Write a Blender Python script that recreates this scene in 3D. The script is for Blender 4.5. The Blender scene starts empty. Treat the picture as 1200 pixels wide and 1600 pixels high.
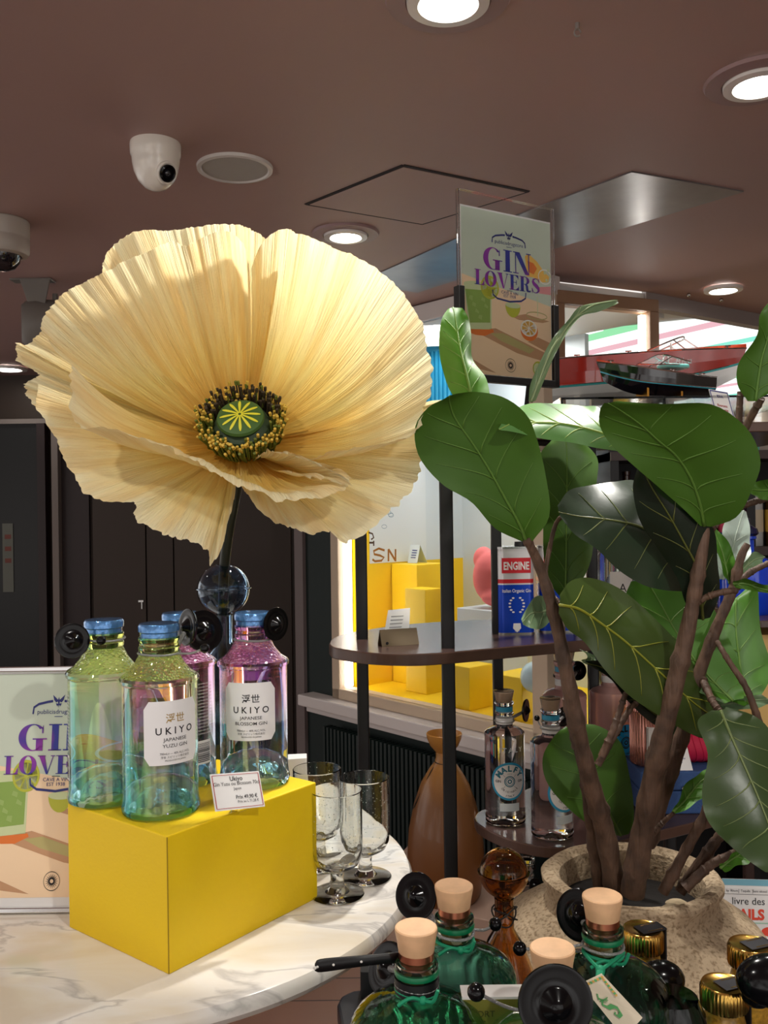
import bpy, bmesh, math, random
from mathutils import Vector, Matrix, noise
random.seed(7)
SC = bpy.context.scene
COL = SC.collection
PI = math.pi

# ---------------------------------------------------------------- camera
F = 1400.0                       # focal length in pixels of the 1200x1600 frame
CAMZ = 1.6
ROLL = 0.0135
cam_d = bpy.data.cameras.new('camera')
cam_d.sensor_fit = 'VERTICAL'
cam_d.sensor_height = 36.0
cam_d.lens = 36.0 * F / 1600.0
cam_d.clip_start = 0.05
cam = bpy.data.objects.new('camera', cam_d)
COL.objects.link(cam)
RX = Vector((math.cos(ROLL), 0, -math.sin(ROLL)))
UX = Vector((math.sin(ROLL), 0, math.cos(ROLL)))
FW = Vector((0, 1, 0))
CAM = Vector((0, 0, CAMZ))
cam.matrix_world = Matrix(((RX.x, UX.x, 0, 0), (0, 0, -1, 0), (RX.z, UX.z, 0, CAMZ), (0, 0, 0, 1)))
SC.camera = cam

# ---------------------------------------------------------------- world, exposure
w = bpy.data.worlds.new('shop_surroundings')
SC.world = w
w.use_nodes = True
wn = w.node_tree
wn.nodes.clear()
wo = wn.nodes.new('ShaderNodeOutputWorld')
wb = wn.nodes.new('ShaderNodeBackground')
wg = wn.nodes.new('ShaderNodeTexNoise')
wr = wn.nodes.new('ShaderNodeValToRGB')
wg.inputs['Scale'].default_value = 3.0
wg.inputs['Detail'].default_value = 3.0
wr.color_ramp.elements[0].position = 0.40
wr.color_ramp.elements[0].color = (0.22, 0.18, 0.16, 1)
wr.color_ramp.elements[1].position = 0.62
wr.color_ramp.elements[1].color = (1.0, 0.96, 0.93, 1)
wn.links.new(wg.outputs['Fac'], wr.inputs['Fac'])
wn.links.new(wr.outputs['Color'], wb.inputs['Color'])
wb.inputs['Strength'].default_value = 1.35
wn.links.new(wb.outputs[0], wo.inputs['Surface'])
SC.view_settings.view_transform = 'Standard'
SC.view_settings.look = 'None'
SC.view_settings.gamma = 1.0
SC.view_settings.exposure = 0.32
SC.view_settings.use_curve_mapping = False
SC.cycles.max_bounces = 12
SC.cycles.transmission_bounces = 12
SC.cycles.transparent_max_bounces = 12
SC.cycles.sample_clamp_indirect = 4.0
SPOT_E = 14.0
LAMP_EMIT = 14.0


def spot(x, y, z, energy, tx=0, ty=0, ang=120, col=(1, 0.965, 0.90), rad=0.03, blend=0.6):
    l = bpy.data.lights.new('downlight_beam', 'SPOT')
    l.energy = energy
    l.color = col
    l.spot_size = math.radians(ang)
    l.spot_blend = blend
    l.shadow_soft_size = rad
    o = bpy.data.objects.new('downlight_beam', l)
    COL.objects.link(o)
    o.location = (x, y, z)
    d = Vector((tx, ty, -1))
    o.rotation_euler = d.to_track_quat('-Z', 'Y').to_euler()
    return o


def area(x, y, z, sx, sy, energy, rot=(0, 0, 0), col=(1, 1, 1)):
    l = bpy.data.lights.new('added_case_fill', 'AREA')  # fill lamp added to light the display case, no fitting modelled
    l.shape = 'RECTANGLE'
    l.size = sx
    l.size_y = sy
    l.energy = energy
    l.color = col
    o = bpy.data.objects.new('added_case_fill', l)
    COL.objects.link(o)
    o.location = (x, y, z)
    o.rotation_euler = rot
    return o


# ---------------------------------------------------------------- pixel -> world
def ray(px, py):
    return FW + RX * ((px - 600.0) / F) - UX * ((py - 800.0) / F)


def P(px, py, d):
    return CAM + ray(px, py) * d


def PZ(px, py, z):
    r = ray(px, py)
    t = (z - CAMZ) / r.z
    return CAM + r * t


def PPL(px, py, o, n):
    r = ray(px, py)
    t = (o - CAM).dot(n) / r.dot(n)
    return CAM + r * t


# ---------------------------------------------------------------- materials
def lin(c):
    c = c / 255.0
    return c / 12.92 if c <= 0.04045 else ((c + 0.055) / 1.055) ** 2.4


def S(r, g, b):
    return (lin(r), lin(g), lin(b), 1.0)


def mat(name, col, rough=0.5, metal=0.0, trans=0.0, ior=1.45, emit=None, es=0.0, coat=0.0, spec=0.5, bump=0.0, bscale=50.0, sheen=0.0, var=0.0, vscale=6.0):
    m = bpy.data.materials.new(name)
    m.use_nodes = True
    nt = m.node_tree
    b = nt.nodes['Principled BSDF']
    b.inputs['Base Color'].default_value = col
    b.inputs['Roughness'].default_value = rough
    b.inputs['Metallic'].default_value = metal
    b.inputs['Transmission Weight'].default_value = trans
    b.inputs['IOR'].default_value = ior
    b.inputs['Coat Weight'].default_value = coat
    b.inputs['Specular IOR Level'].default_value = spec
    if emit is not None:
        b.inputs['Emission Color'].default_value = emit
        b.inputs['Emission Strength'].default_value = es
    if var > 0:
        n = nt.nodes.new('ShaderNodeTexNoise')
        n.inputs['Scale'].default_value = vscale
        n.inputs['Detail'].default_value = 5
        tc = nt.nodes.new('ShaderNodeTexCoord')
        nt.links.new(tc.outputs['Object'], n.inputs['Vector'])
        h = nt.nodes.new('ShaderNodeHueSaturation')
        h.inputs['Color'].default_value = col
        mr = nt.nodes.new('ShaderNodeMapRange')
        mr.inputs['From Min'].default_value = 0.3
        mr.inputs['From Max'].default_value = 0.7
        mr.inputs['To Min'].default_value = 1 - var
        mr.inputs['To Max'].default_value = 1 + var
        nt.links.new(n.outputs['Fac'], mr.inputs['Value'])
        nt.links.new(mr.outputs['Result'], h.inputs['Value'])
        nt.links.new(h.outputs['Color'], b.inputs['Base Color'])
    if bump > 0:
        n2 = nt.nodes.new('ShaderNodeTexNoise')
        n2.inputs['Scale'].default_value = bscale
        n2.inputs['Detail'].default_value = 4
        tc2 = nt.nodes.new('ShaderNodeTexCoord')
        nt.links.new(tc2.outputs['Object'], n2.inputs['Vector'])
        bp = nt.nodes.new('ShaderNodeBump')
        bp.inputs['Strength'].default_value = bump
        bp.inputs['Distance'].default_value = 0.002
        nt.links.new(n2.outputs['Fac'], bp.inputs['Height'])
        nt.links.new(bp.outputs['Normal'], b.inputs['Normal'])
    return m


def N(m, t):
    return m.node_tree.nodes.new(t)


def L(m, a, b):
    m.node_tree.links.new(a, b)


def ramp_z(m, stops, z0, z1, axis='Z', coord='Object', warp=0.0):
    """colour along an axis of the object's own coordinates"""
    b = m.node_tree.nodes['Principled BSDF']
    tc = N(m, 'ShaderNodeTexCoord')
    sp = N(m, 'ShaderNodeSeparateXYZ')
    L(m, tc.outputs[coord], sp.inputs[0])
    mr = N(m, 'ShaderNodeMapRange')
    mr.inputs['From Min'].default_value = z0
    mr.inputs['From Max'].default_value = z1
    L(m, sp.outputs[axis], mr.inputs['Value'])
    r = N(m, 'ShaderNodeValToRGB')
    els = r.color_ramp.elements
    els[0].position, els[0].color = stops[0]
    els[1].position, els[1].color = stops[-1]
    for p, c in stops[1:-1]:
        e = els.new(p)
        e.color = c
    L(m, mr.outputs['Result'], r.inputs['Fac'])
    L(m, r.outputs['Color'], b.inputs['Base Color'])
    return r


M = {}
M['black'] = mat('black_gloss_plastic', S(9, 9, 11), 0.16, spec=.35)
M['blackm'] = mat('black_powder_coat', S(16, 16, 18), 0.45)
M['white'] = mat('white_paint', S(225, 222, 215), 0.5)
M['paper'] = mat('white_card', S(232, 230, 228), 0.6)
M['ink'] = mat('black_ink', S(35, 33, 38), 0.7)
M['inkblue'] = mat('blue_ink', S(40, 50, 130), 0.6)
M['inkred'] = mat('red_ink', S(170, 40, 40), 0.6)
M['steel'] = mat('steel', S(190, 190, 188), 0.25, metal=1.0)
M['chrome'] = mat('chrome', S(230, 230, 230), 0.08, metal=1.0)
M['gold'] = mat('gold_metal', S(214, 160, 70), 0.22, metal=1.0)
M['copper'] = mat('copper_foil', S(205, 130, 100), 0.28, metal=1.0)
M['glass'] = mat('clear_glass', (0.97, 0.985, 0.98, 1), 0.0, trans=1.0, ior=1.45)
M['glassgreen'] = mat('pale_green_recycled_glass', (0.975, 0.99, 0.98, 1), 0.0, trans=1.0, ior=1.42, bump=0.05, bscale=60)
def thin_clear(name, col=(.9, .93, .95, 1), alpha=.12, rough=.02):
    m = mat(name, col, rough)
    m.node_tree.nodes['Principled BSDF'].inputs['Alpha'].default_value = alpha
    return m


M['thin'] = thin_clear('thin_clear_sheet')
M['acryl'] = mat('acrylic', (0.97, 0.985, 0.99, 1), 0.02, trans=1.0, ior=1.2)


# ---------------------------------------------------------------- mesh builder
class MB:
    def __init__(s):
        s.v = []
        s.f = []
        s.m = []
        s.uv = {}

    def add(s, vs, fs, mi=0, T=None):
        o = len(s.v)
        for p in vs:
            p = Vector(p)
            s.v.append(T @ p if T is not None else p)
        for f in fs:
            s.f.append(tuple(i + o for i in f))
            s.m.append(mi)
        return s

    def box(s, a, b, mi=0, T=None):
        (x0, y0, z0), (x1, y1, z1) = a, b
        vs = [(x0, y0, z0), (x1, y0, z0), (x1, y1, z0), (x0, y1, z0), (x0, y0, z1), (x1, y0, z1), (x1, y1, z1), (x0, y1, z1)]
        return s.add(vs, [(0, 3, 2, 1), (4, 5, 6, 7), (0, 1, 5, 4), (1, 2, 6, 5), (2, 3, 7, 6), (3, 0, 4, 7)], mi, T)

    def lathe(s, prof, n=48, mi=0, T=None, ridge=0, ra=0.0, close=False):
        vs, fs = [], []
        k = len(prof)
        mats = []
        for i in range(n):
            a = 2 * PI * i / n
            for q in prof:
                r, z = q[0], q[1]
                rr = r
                if ridge and len(q) > 2 and q[2]:
                    rr = r * (1 + ra * math.cos(ridge * a))
                vs.append((rr * math.cos(a), rr * math.sin(a), z))
        for i in range(n):
            j = (i + 1) % n
            for t in range(k - 1 + (1 if close else 0)):
                u = (t + 1) % k
                fs.append((i * k + t, j * k + t, j * k + u, i * k + u))
        s.add(vs, fs, mi, T)
        return s

    def tube(s, pts, rad, n=10, mi=0, cap=True, T=None):
        pts = [Vector(p) for p in pts]
        if not isinstance(rad, (list, tuple)):
            rad = [rad] * len(pts)
        vs, fs = [], []
        up = None
        for i, p in enumerate(pts):
            a = pts[max(0, i - 1)]
            b = pts[min(len(pts) - 1, i + 1)]
            t = (b - a).normalized()
            if up is None:
                up = Vector((0, 0, 1)) if abs(t.z) < 0.9 else Vector((1, 0, 0))
            x = t.cross(up).normalized()
            up = x.cross(t).normalized()
            for k in range(n):
                an = 2 * PI * k / n
                vs.append(p + (x * math.cos(an) + up * math.sin(an)) * rad[i])
        m_ = len(pts)
        for i in range(m_ - 1):
            for k in range(n):
                k2 = (k + 1) % n
                fs.append((i * n + k, i * n + k2, (i + 1) * n + k2, (i + 1) * n + k))
        if cap:
            fs.append(tuple(range(n - 1, -1, -1)))
            fs.append(tuple((m_ - 1) * n + k for k in range(n)))
        return s.add(vs, fs, mi, T)

    def ball(s, c, r, mi=0, n=20, sc=(1, 1, 1)):
        c = Vector(c)
        vs, fs = [], []
        h = n // 2
        vs.append(c + Vector((0, 0, r * sc[2])))
        for i in range(1, h):
            t = PI * i / h
            for j in range(n):
                a = 2 * PI * j / n
                vs.append(c + Vector((r * sc[0] * math.sin(t) * math.cos(a), r * sc[1] * math.sin(t) * math.sin(a), r * sc[2] * math.cos(t))))
        vs.append(c - Vector((0, 0, r * sc[2])))
        for j in range(n):
            fs.append((0, 1 + j, 1 + (j + 1) % n))
            for i in range(h - 2):
                a = 1 + i * n + j
                b = 1 + i * n + (j + 1) % n
                fs.append((a, a + n, b + n, b))
            fs.append((len(vs) - 1, 1 + (h - 2) * n + (j + 1) % n, 1 + (h - 2) * n + j))
        return s.add(vs, fs, mi)

    def poly(s, pts, mi=0, T=None):
        return s.add(pts, [tuple(range(len(pts)))], mi, T)

    def prism(s, pts2, z0, z1, mi=0, T=None):
        n = len(pts2)
        vs = [(x, y, z0) for x, y in pts2] + [(x, y, z1) for x, y in pts2]
        fs = [tuple(range(n - 1, -1, -1)), tuple(range(n, 2 * n))]
        for i in range(n):
            j = (i + 1) % n
            fs.append((i, j, n + j, n + i))
        return s.add(vs, fs, mi, T)

    def grid(s, rows, mi=0, uv=False):
        """rows: list of lists of points"""
        o = len(s.v)
        nr, nc = len(rows), len(rows[0])
        vs = [p for r in rows for p in r]
        fs = []
        for i in range(nr - 1):
            for j in range(nc - 1):
                fs.append((i * nc + j, i * nc + j + 1, (i + 1) * nc + j + 1, (i + 1) * nc + j))
        if uv:
            for i in range(nr):
                for j in range(nc):
                    s.uv[o + i * nc + j] = (j / (nc - 1), i / (nr - 1))
        return s.add(vs, fs, mi)

    def build(s, name, mats, parent=None, smooth=True, world=False, bevel=0.0, solid=0.0, seg=2, sub=0, ang=35):
        me = bpy.data.meshes.new(name)
        off = Vector((0, 0, 0))
        if world and parent is not None:
            q = parent
            while q is not None:
                off += Vector(q.location)
                q = q.parent
        me.from_pydata([tuple(p - off) for p in s.v], [], s.f)
        if not isinstance(mats, (list, tuple)):
            mats = [mats]
        for m in mats:
            me.materials.append(m)
        me.polygons.foreach_set('material_index', s.m)
        if s.uv:
            ul = me.uv_layers.new(name='UVMap')
            for l in me.loops:
                if l.vertex_index in s.uv:
                    ul.data[l.index].uv = s.uv[l.vertex_index]
        me.update()
        if smooth:
            me.polygons.foreach_set('use_smooth', [True] * len(me.polygons))
            try:
                me.set_sharp_from_angle(angle=math.radians(ang))
            except Exception:
                pass
        o = bpy.data.objects.new(name, me)
        COL.objects.link(o)
        if parent is not None:
            o.parent = parent
        if bevel > 0:
            b = o.modifiers.new('bevel', 'BEVEL')
            b.width = bevel
            b.segments = seg
            b.limit_method = 'ANGLE'
        if solid != 0:
            d = o.modifiers.new('solid', 'SOLIDIFY')
            d.thickness = solid
            d.offset = 0
        if sub:
            d = o.modifiers.new('sub', 'SUBSURF')
            d.levels = sub
            d.render_levels = sub
        return o


def thing(name, label, cat, loc=(0, 0, 0), rz=0.0, group=None):
    o = bpy.data.objects.new(name, None)
    COL.objects.link(o)
    o.location = loc
    o.rotation_euler = (0, 0, rz)
    return tag(o, label, cat, group)


def tag(o, label, cat, group=None):
    o['label'] = label
    o['category'] = cat
    if group:
        o['group'] = group
    return o


def struct(o):
    o['kind'] = 'structure'
    return o


def crom(pts, n):
    """Catmull-Rom through points (lists of Vectors), n samples"""
    k = len(pts)
    out = []
    for i in range(n):
        t = i / (n - 1) * (k - 1)
        a = min(int(t), k - 2)
        u = t - a
        p1, p2 = pts[a], pts[a + 1]
        p0 = pts[a - 1] if a > 0 else p1 * 2 - p2
        p3 = pts[a + 2] if a + 2 < k else p2 * 2 - p1
        out.append(0.5 * ((2 * p1) + (p2 - p0) * u + (2 * p0 - 5 * p1 + 4 * p2 - p3) * u * u + (3 * p1 - p0 - 3 * p2 + p3) * u * u * u))
    return out


_tc = {}


def text_geo(body, bold=0.0):
    k = (body, bold)
    if k in _tc:
        return _tc[k]
    c = bpy.data.curves.new('lettering', 'FONT')
    c.body = body
    c.size = 1.0
    c.resolution_u = 3
    c.offset = bold
    c.align_x = 'CENTER'
    o = bpy.data.objects.new('lettering', c)
    COL.objects.link(o)
    me = bpy.data.meshes.new_from_object(o)
    bpy.data.objects.remove(o)
    bpy.data.curves.remove(c)
    r = ([v.co.copy() for v in me.vertices], [tuple(p.vertices) for p in me.polygons])
    bpy.data.meshes.remove(me)
    _tc[k] = r
    return r


def text(mb, body, cx, y, size, fn, mi=0, bold=0.0, sx=1.0):
    """fn maps plane x,y to a point"""
    vs, fs = text_geo(body, bold)
    mb.add([fn(cx + p.x * size * sx, y + p.y * size) for p in vs], fs, mi)


def plane_map(o, ux, uy, off=0.0):
    n = ux.cross(uy).normalized()
    return lambda x, y: o + ux * x + uy * y + n * off


def cyl_map(c, r, a0, flip=1):
    """wrap x (arc length) round a vertical cylinder about c; a0 = angle of x=0"""
    return lambda x, y: Vector((c[0] + r * math.cos(a0 + x / r), c[1] + r * math.sin(a0 + x / r), c[2] + y))


def rrect(w, h, r, n=5, cx=0, cy=0):
    out = []
    for (sx, sy, a) in ((1, -1, -90), (1, 1, 0), (-1, 1, 90), (-1, -1, 180)):
        for i in range(n + 1):
            t = math.radians(a + 90 * i / n)
            out.append((cx + sx * (w / 2 - r) + r * math.cos(t), cy + sy * (h / 2 - r) + r * math.sin(t)))
    return out


def ellipse(cx, cy, rx, ry, n=40, a0=0, a1=360):
    return [(cx + rx * math.cos(math.radians(a0 + (a1 - a0) * i / n)), cy + ry * math.sin(math.radians(a0 + (a1 - a0) * i / n))) for i in range(n + (0 if a1 - a0 == 360 else 1))]


def strip(mb, pts, wid, fn, mi=0):
    """flat ribbon along 2-D pts with widths"""
    n = len(pts)
    if not isinstance(wid, (list, tuple)):
        wid = [wid] * n
    A, B = [], []
    for i, (x, y) in enumerate(pts):
        x0, y0 = pts[max(0, i - 1)]
        x1, y1 = pts[min(n - 1, i + 1)]
        dx, dy = x1 - x0, y1 - y0
        l = math.hypot(dx, dy) or 1
        nx, ny = -dy / l, dx / l
        A.append(fn(x + nx * wid[i] / 2, y + ny * wid[i] / 2))
        B.append(fn(x - nx * wid[i] / 2, y - ny * wid[i] / 2))
    mb.add(A + B, [(i, n + i, n + i + 1, i + 1) for i in range(n - 1)], mi)


def fpoly(mb, pts, fn, mi=0):
    mb.add([fn(x, y) for x, y in pts], [tuple(range(len(pts)))], mi)


# ---------------------------------------------------------------- high-contrast serif letters
def serif_letters(mb, word, x, y, h, fn, mi, sx=1.0, gap=0.05):
    th = 0.045                                        # hairline

    def q(pts):
        fpoly(mb, [(x + a * h * sx, y + b * h) for a, b in pts], fn, mi)

    def r(x0, y0, x1, y1):
        q([(x0, y0), (x1, y0), (x1, y1), (x0, y1)])

    def ring(cx, cy, rx, ry, irx, iry, a0, a1, icx=0.0, n=30):
        pts, inn = [], []
        for i in range(n + 1):
            t = math.radians(a0 + (a1 - a0) * i / n)
            pts.append((cx + rx * math.cos(t), cy + ry * math.sin(t)))
            inn.append((cx + icx + irx * math.cos(t), cy + iry * math.sin(t)))
        for i in range(n):
            q([pts[i], pts[i + 1], inn[i + 1], inn[i]])
    for ch in word:
        if ch == 'I':
            W = 0.46
            r(0.11, 0, 0.35, 1); r(0, 0, W, th); r(0, 1 - th, W, 1)
        elif ch == 'N':
            W = 0.98
            r(0.12, 0, 0.12 + th, 1); r(0, 0, 0.30, th); r(0, 1 - th, 0.34, 1)
            q([(0.08, 1), (0.36, 1), (0.88, 0), (0.66, 0)]); r(0.84, 0, 0.84 + th, 1); r(0.72, 1 - th, W, 1)
        elif ch == 'G':
            W = 1.0
            ring(0.5, 0.5, 0.5, 0.51, 0.27, 0.475, 42, 318, 0.03)
            r(0.62, 0.0, 0.86, 0.44); r(0.50, 0.42, 1.0, 0.42 + th)
            q([(0.82, 0.66), (0.87, 0.66), (0.87, 0.98), (0.82, 0.84)])
        elif ch == 'L':
            W = 0.74
            r(0.11, 0, 0.35, 1); r(0, 1 - th, 0.48, 1); r(0, 0, W, th); q([(0.42, 0), (W, 0), (W, 0.36), (W - 0.05, 0.30), (W - 0.12, 0.12)])
        elif ch == 'O':
            W = 0.92
            ring(0.46, 0.5, 0.46, 0.51, 0.21, 0.47, 0, 360)
        elif ch == 'V':
            W = 0.92
            q([(0.06, 1), (0.36, 1), (0.56, 0.0), (0.46, 0)]); q([(0.80, 1), (0.80 + th, 1), (0.54, 0), (0.50, 0)]); r(0, 1 - th, 0.42, 1); r(0.68, 1 - th, W, 1)
        elif ch == 'E':
            W = 0.78
            r(0.11, 0, 0.35, 1); r(0, 0, W, th); r(0, 1 - th, W - 0.04, 1); r(0.3, 0.49, 0.58, 0.49 + th); r(0.55, 0.36, 0.60, 0.66)
            q([(0.46, 0), (W, 0), (W, 0.33), (W - 0.06, 0.2)]); q([(0.44, 1), (W - 0.04, 1), (W - 0.04, 0.70), (W - 0.10, 0.82)])
        elif ch == 'R':
            W = 0.94
            r(0.11, 0, 0.35, 1); r(0, 0, 0.46, th); r(0, 1 - th, 0.5, 1); r(0.3, 0.47, 0.5, 0.47 + th)
            ring(0.46, 0.735, 0.36, 0.265, 0.13, 0.225, -90, 90)
            q([(0.44, 0.50), (0.60, 0.52), (0.70, 0.40), (0.74, 0.1), (0.94, 0.12), (0.90, 0.0), (0.66, -0.01), (0.56, 0.08), (0.52, 0.36)])
        elif ch == 'S':
            W = 0.72
            c = [(0.60, 0.80), (0.50, 0.96), (0.33, 0.97), (0.16, 0.90), (0.13, 0.75), (0.24, 0.61), (0.42, 0.48), (0.57, 0.34), (0.60, 0.20), (0.50, 0.07), (0.34, 0.02), (0.17, 0.06), (0.08, 0.24)]
            cw = [0.05, 0.05, 0.06, 0.13, 0.20, 0.26, 0.28, 0.24, 0.18, 0.10, 0.06, 0.05, 0.05]
            strip(mb, [(x + a * h * sx, y + b * h) for a, b in c], [k * h for k in cw], fn, mi)
            r(0.60, 0.70, 0.65, 1.0); r(0.04, 0.0, 0.09, 0.32)
        x += (W + gap) * h * sx
    return x


def lemon_shape(mb, cx, cy, r, fn, rim, flesh, rot=0.0, squash=1.0, seg=9):
    c, s_ = math.cos(rot), math.sin(rot)

    def f2(x, y):
        y *= squash
        return fn(cx + x * c - y * s_, cy + x * s_ + y * c)
    fpoly(mb, ellipse(0, 0, r, r), f2, rim)
    g = lambda x, y: f2(x, y)
    for i in range(seg):
        a = 2 * PI * i / seg
        b = 2 * PI * (i + 0.86) / seg
        fpoly(mb, [(0.08 * r * math.cos((a + b) / 2), 0.08 * r * math.sin((a + b) / 2))] + [(0.84 * r * math.cos(a + (b - a) * k / 5), 0.84 * r * math.sin(a + (b - a) * k / 5)) for k in range(6)], g, flesh)


def poster_mats(tag_):
    mb_ = {}
    sky = mat('poster_sky_print_' + tag_, S(202, 212, 194), 0.5, coat=0.1)
    sand = mat('poster_sand_print_' + tag_, S(246, 214, 176), 0.5, coat=0.1)
    blue = mat('poster_lettering_print_' + tag_, S(58, 56, 150), 0.5)
    # letters fade from blue to violet across the print
    tc = N(blue, 'ShaderNodeTexCoord')
    nz = N(blue, 'ShaderNodeTexNoise')
    nz.inputs['Scale'].default_value = 14.0
    L(blue, tc.outputs['Object'], nz.inputs['Vector'])
    rp = N(blue, 'ShaderNodeValToRGB')
    rp.color_ramp.elements[0].position = 0.52
    rp.color_ramp.elements[0].color = S(50, 58, 150)
    rp.color_ramp.elements[1].position = 0.62
    rp.color_ramp.elements[1].color = S(140, 50, 160)
    L(blue, nz.outputs['Fac'], rp.inputs['Fac'])
    L(blue, rp.outputs['Color'], blue.node_tree.nodes['Principled BSDF'].inputs['Base Color'])
    cols = [sky, sand, blue,
            mat('poster_green_print', S(140, 170, 82), 0.5), mat('poster_lime_print', S(188, 190, 60), 0.5),
            mat('poster_orange_print', S(226, 120, 50), 0.5), mat('poster_amber_print', S(240, 190, 92), 0.5),
            mat('poster_shade_print', S(196, 150, 112), 0.5), mat('poster_pink_print', S(226, 150, 152), 0.5),
            mat('poster_pale_print', S(205, 215, 165), 0.5), M['ink'], mat('poster_white_print', S(240, 236, 226), 0.5),
            mat('poster_darkblue_line', S(46, 52, 120), 0.5), mat('poster_olive_shadow', S(184, 172, 112), 0.5), mat('poster_ice_print', S(158, 184, 104), .5)]
    return cols


def poster_art(mb, W, H, fn):
    """picture: u 0..1 to the right, v 0..1 downwards on a W x H sheet; layers lie 0.15 mm apart"""
    def lay(k):
        return lambda u, v: fn(u * W, (1 - v) * H, 0.00018 * k)
    f0, f1, f2, f3, f4 = lay(1), lay(2), lay(3), lay(4), lay(5)
    fpoly(mb, [(0, 0), (1, 0), (1, 0.53), (0, 0.405)], f0, 0)
    fpoly(mb, [(0, 0.405), (1, 0.53), (1, 1), (0, 1)], f0, 1)
    fpoly(mb, [(0.86, 0.415), (1, 0.40), (1, 0.455), (0.86, 0.455)], f1, 8)
    fpoly(mb, [(0.14, 0.735), (0.36, 0.71), (1.0, 0.845), (1.0, 0.895), (0.60, 0.85), (0.20, 0.76)], f1, 7)
    fpoly(mb, [(0.30, 0.745), (0.44, 0.735), (0.80, 0.815), (0.74, 0.845), (0.42, 0.785)], f2, 13)
    fpoly(mb, [(0.0, 0.885), (0.36, 0.985), (0.0, 0.955)], f1, 7)
    fpoly(mb, [(0.54, 0.625), (0.70, 0.598), (0.98, 0.625), (0.90, 0.640), (0.62, 0.640)], f1, 7)
    fpoly(mb, [(0.72, 0.770), (0.84, 0.735), (1.0, 0.765), (1.0, 0.835)], f1, 7)
    # tumbler of green drink
    fpoly(mb, [(0.02, 0.46), (0.32, 0.45), (0.315, 0.72), (0.29, 0.735), (0.10, 0.745), (0.07, 0.73)], f1, 9)
    fpoly(mb, [(0.035, 0.495), (0.305, 0.485), (0.30, 0.68), (0.08, 0.695)], f2, 3)
    fpoly(mb, ellipse(0.17, 0.462, 0.15, 0.022), f2, 9)
    for k in range(6):
        cx, cy = 0.08 + 0.033 * k, 0.53 + 0.037 * ((k * 5) % 4)
        fpoly(mb, [(cx, cy), (cx + 0.035, cy + 0.008 * (k % 3)), (cx + 0.03, cy + 0.03), (cx - 0.01, cy + 0.02)], f3, 14)
    fpoly(mb, [(0.06, 0.735), (0.33, 0.72), (0.34, 0.735), (0.24, 0.765), (0.14, 0.765), (0.07, 0.755)], f2, 5)
    lemon_shape(mb, 0.30, 0.465, 0.10, lambda u, v: f3(u, 0.465 + (v - 0.465) * 0.72), 4, 9)
    # lime half
    fpoly(mb, ellipse(0.555, 0.555, 0.085, 0.075, 24, 0, 180), f2, 4)
    fpoly(mb, ellipse(0.555, 0.555, 0.085, 0.018), f3, 9)
    # orange half
    fpoly(mb, ellipse(0.74, 0.70, 0.10, 0.065, 24, -20, 190), f2, 5)
    lemon_shape(mb, 0.735, 0.685, 0.095, lambda u, v: f3(u, 0.685 + (v - 0.685) * 0.55), 11, 6)
    # lime at the lower right
    fpoly(mb, ellipse(0.84, 0.935, 0.065, 0.048), f2, 4)
    fpoly(mb, ellipse(0.83, 0.935, 0.045, 0.036), f3, 9)
    # tipped coupe with orange drink
    fpoly(mb, [(0.70, 0.235), (0.74, 0.215), (0.84, 0.255), (0.92, 0.31), (0.985, 0.34), (0.97, 0.375), (0.88, 0.385), (0.80, 0.36), (0.72, 0.36)], f1, 6)
    fpoly(mb, [(0.73, 0.26), (0.80, 0.27), (0.84, 0.30), (0.80, 0.34), (0.74, 0.33)], f2, 5)
    strip(mb, ellipse(0.93, 0.345, 0.075, 0.045), 0.008, f2, 11)
    for (a, b) in ((0.93, 0.32), (0.97, 0.30), (0.99, 0.335), (0.95, 0.365)):
        fpoly(mb, ellipse(a, b, 0.014, 0.010, 10), f3, 9)
    strip(mb, ellipse(0.83, 0.60, 0.12, 0.022) + [(0.95, 0.60)], 0.006, f2, 13)
    strip(mb, [(0.84, 0.48), (0.84, 0.60)], 0.008, f2, 9)
    # arched line frame and winged emblem
    strip(mb, [(0.33, 0.185), (0.335, 0.155), (0.37, 0.140), (0.44, 0.130), (0.475, 0.127)], 0.011, f3, 12)
    strip(mb, [(0.56, 0.127), (0.60, 0.130), (0.67, 0.140), (0.70, 0.155), (0.705, 0.185)], 0.011, f3, 12)
    strip(mb, [(0.33, 0.475), (0.335, 0.505), (0.38, 0.525), (0.52, 0.535), (0.65, 0.522), (0.70, 0.50), (0.705, 0.465)], 0.011, f4, 12)
    for sg in (-1, 1):
        fpoly(mb, [(0.518, 0.125), (0.518 + sg * 0.045, 0.098), (0.518 + sg * 0.035, 0.122), (0.518 + sg * 0.02, 0.134)], f3, 12)
        fpoly(mb, [(0.518, 0.14), (0.518 + sg * 0.022, 0.137), (0.518 + sg * 0.012, 0.152)], f3, 12)
    fpoly(mb, [(0.518, 0.108), (0.526, 0.125), (0.518, 0.158), (0.510, 0.125)], f4, 12)
    A = H / W
    fx = lambda k: (lambda x, y: fn(x * W, y * W, 0.00018 * k))
    text(mb, 'publicisdrugstore', 0.52, (1 - 0.185) * A, 0.046, fx(4), 12)
    strip(mb, [(0.49, 0.198), (0.55, 0.198)], 0.003, f3, 12)
    serif_letters(mb, 'GIN', 0.232, (1 - 0.352) * A, 0.190, fx(5), 2, sx=1.10, gap=0.06)
    serif_letters(mb, 'LOVERS', 0.135, (1 - 0.458) * A, 0.133, fx(6), 2, sx=1.05, gap=0.05)
    strip(mb, [(0.49, 0.468), (0.55, 0.468)], 0.003, f4, 10)
    text(mb, 'CAVE A VIN', 0.52, (1 - 0.490) * A, 0.036, fx(5), 12)
    text(mb, 'EST 1938', 0.52, (1 - 0.511) * A, 0.036, fx(5), 12)
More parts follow.
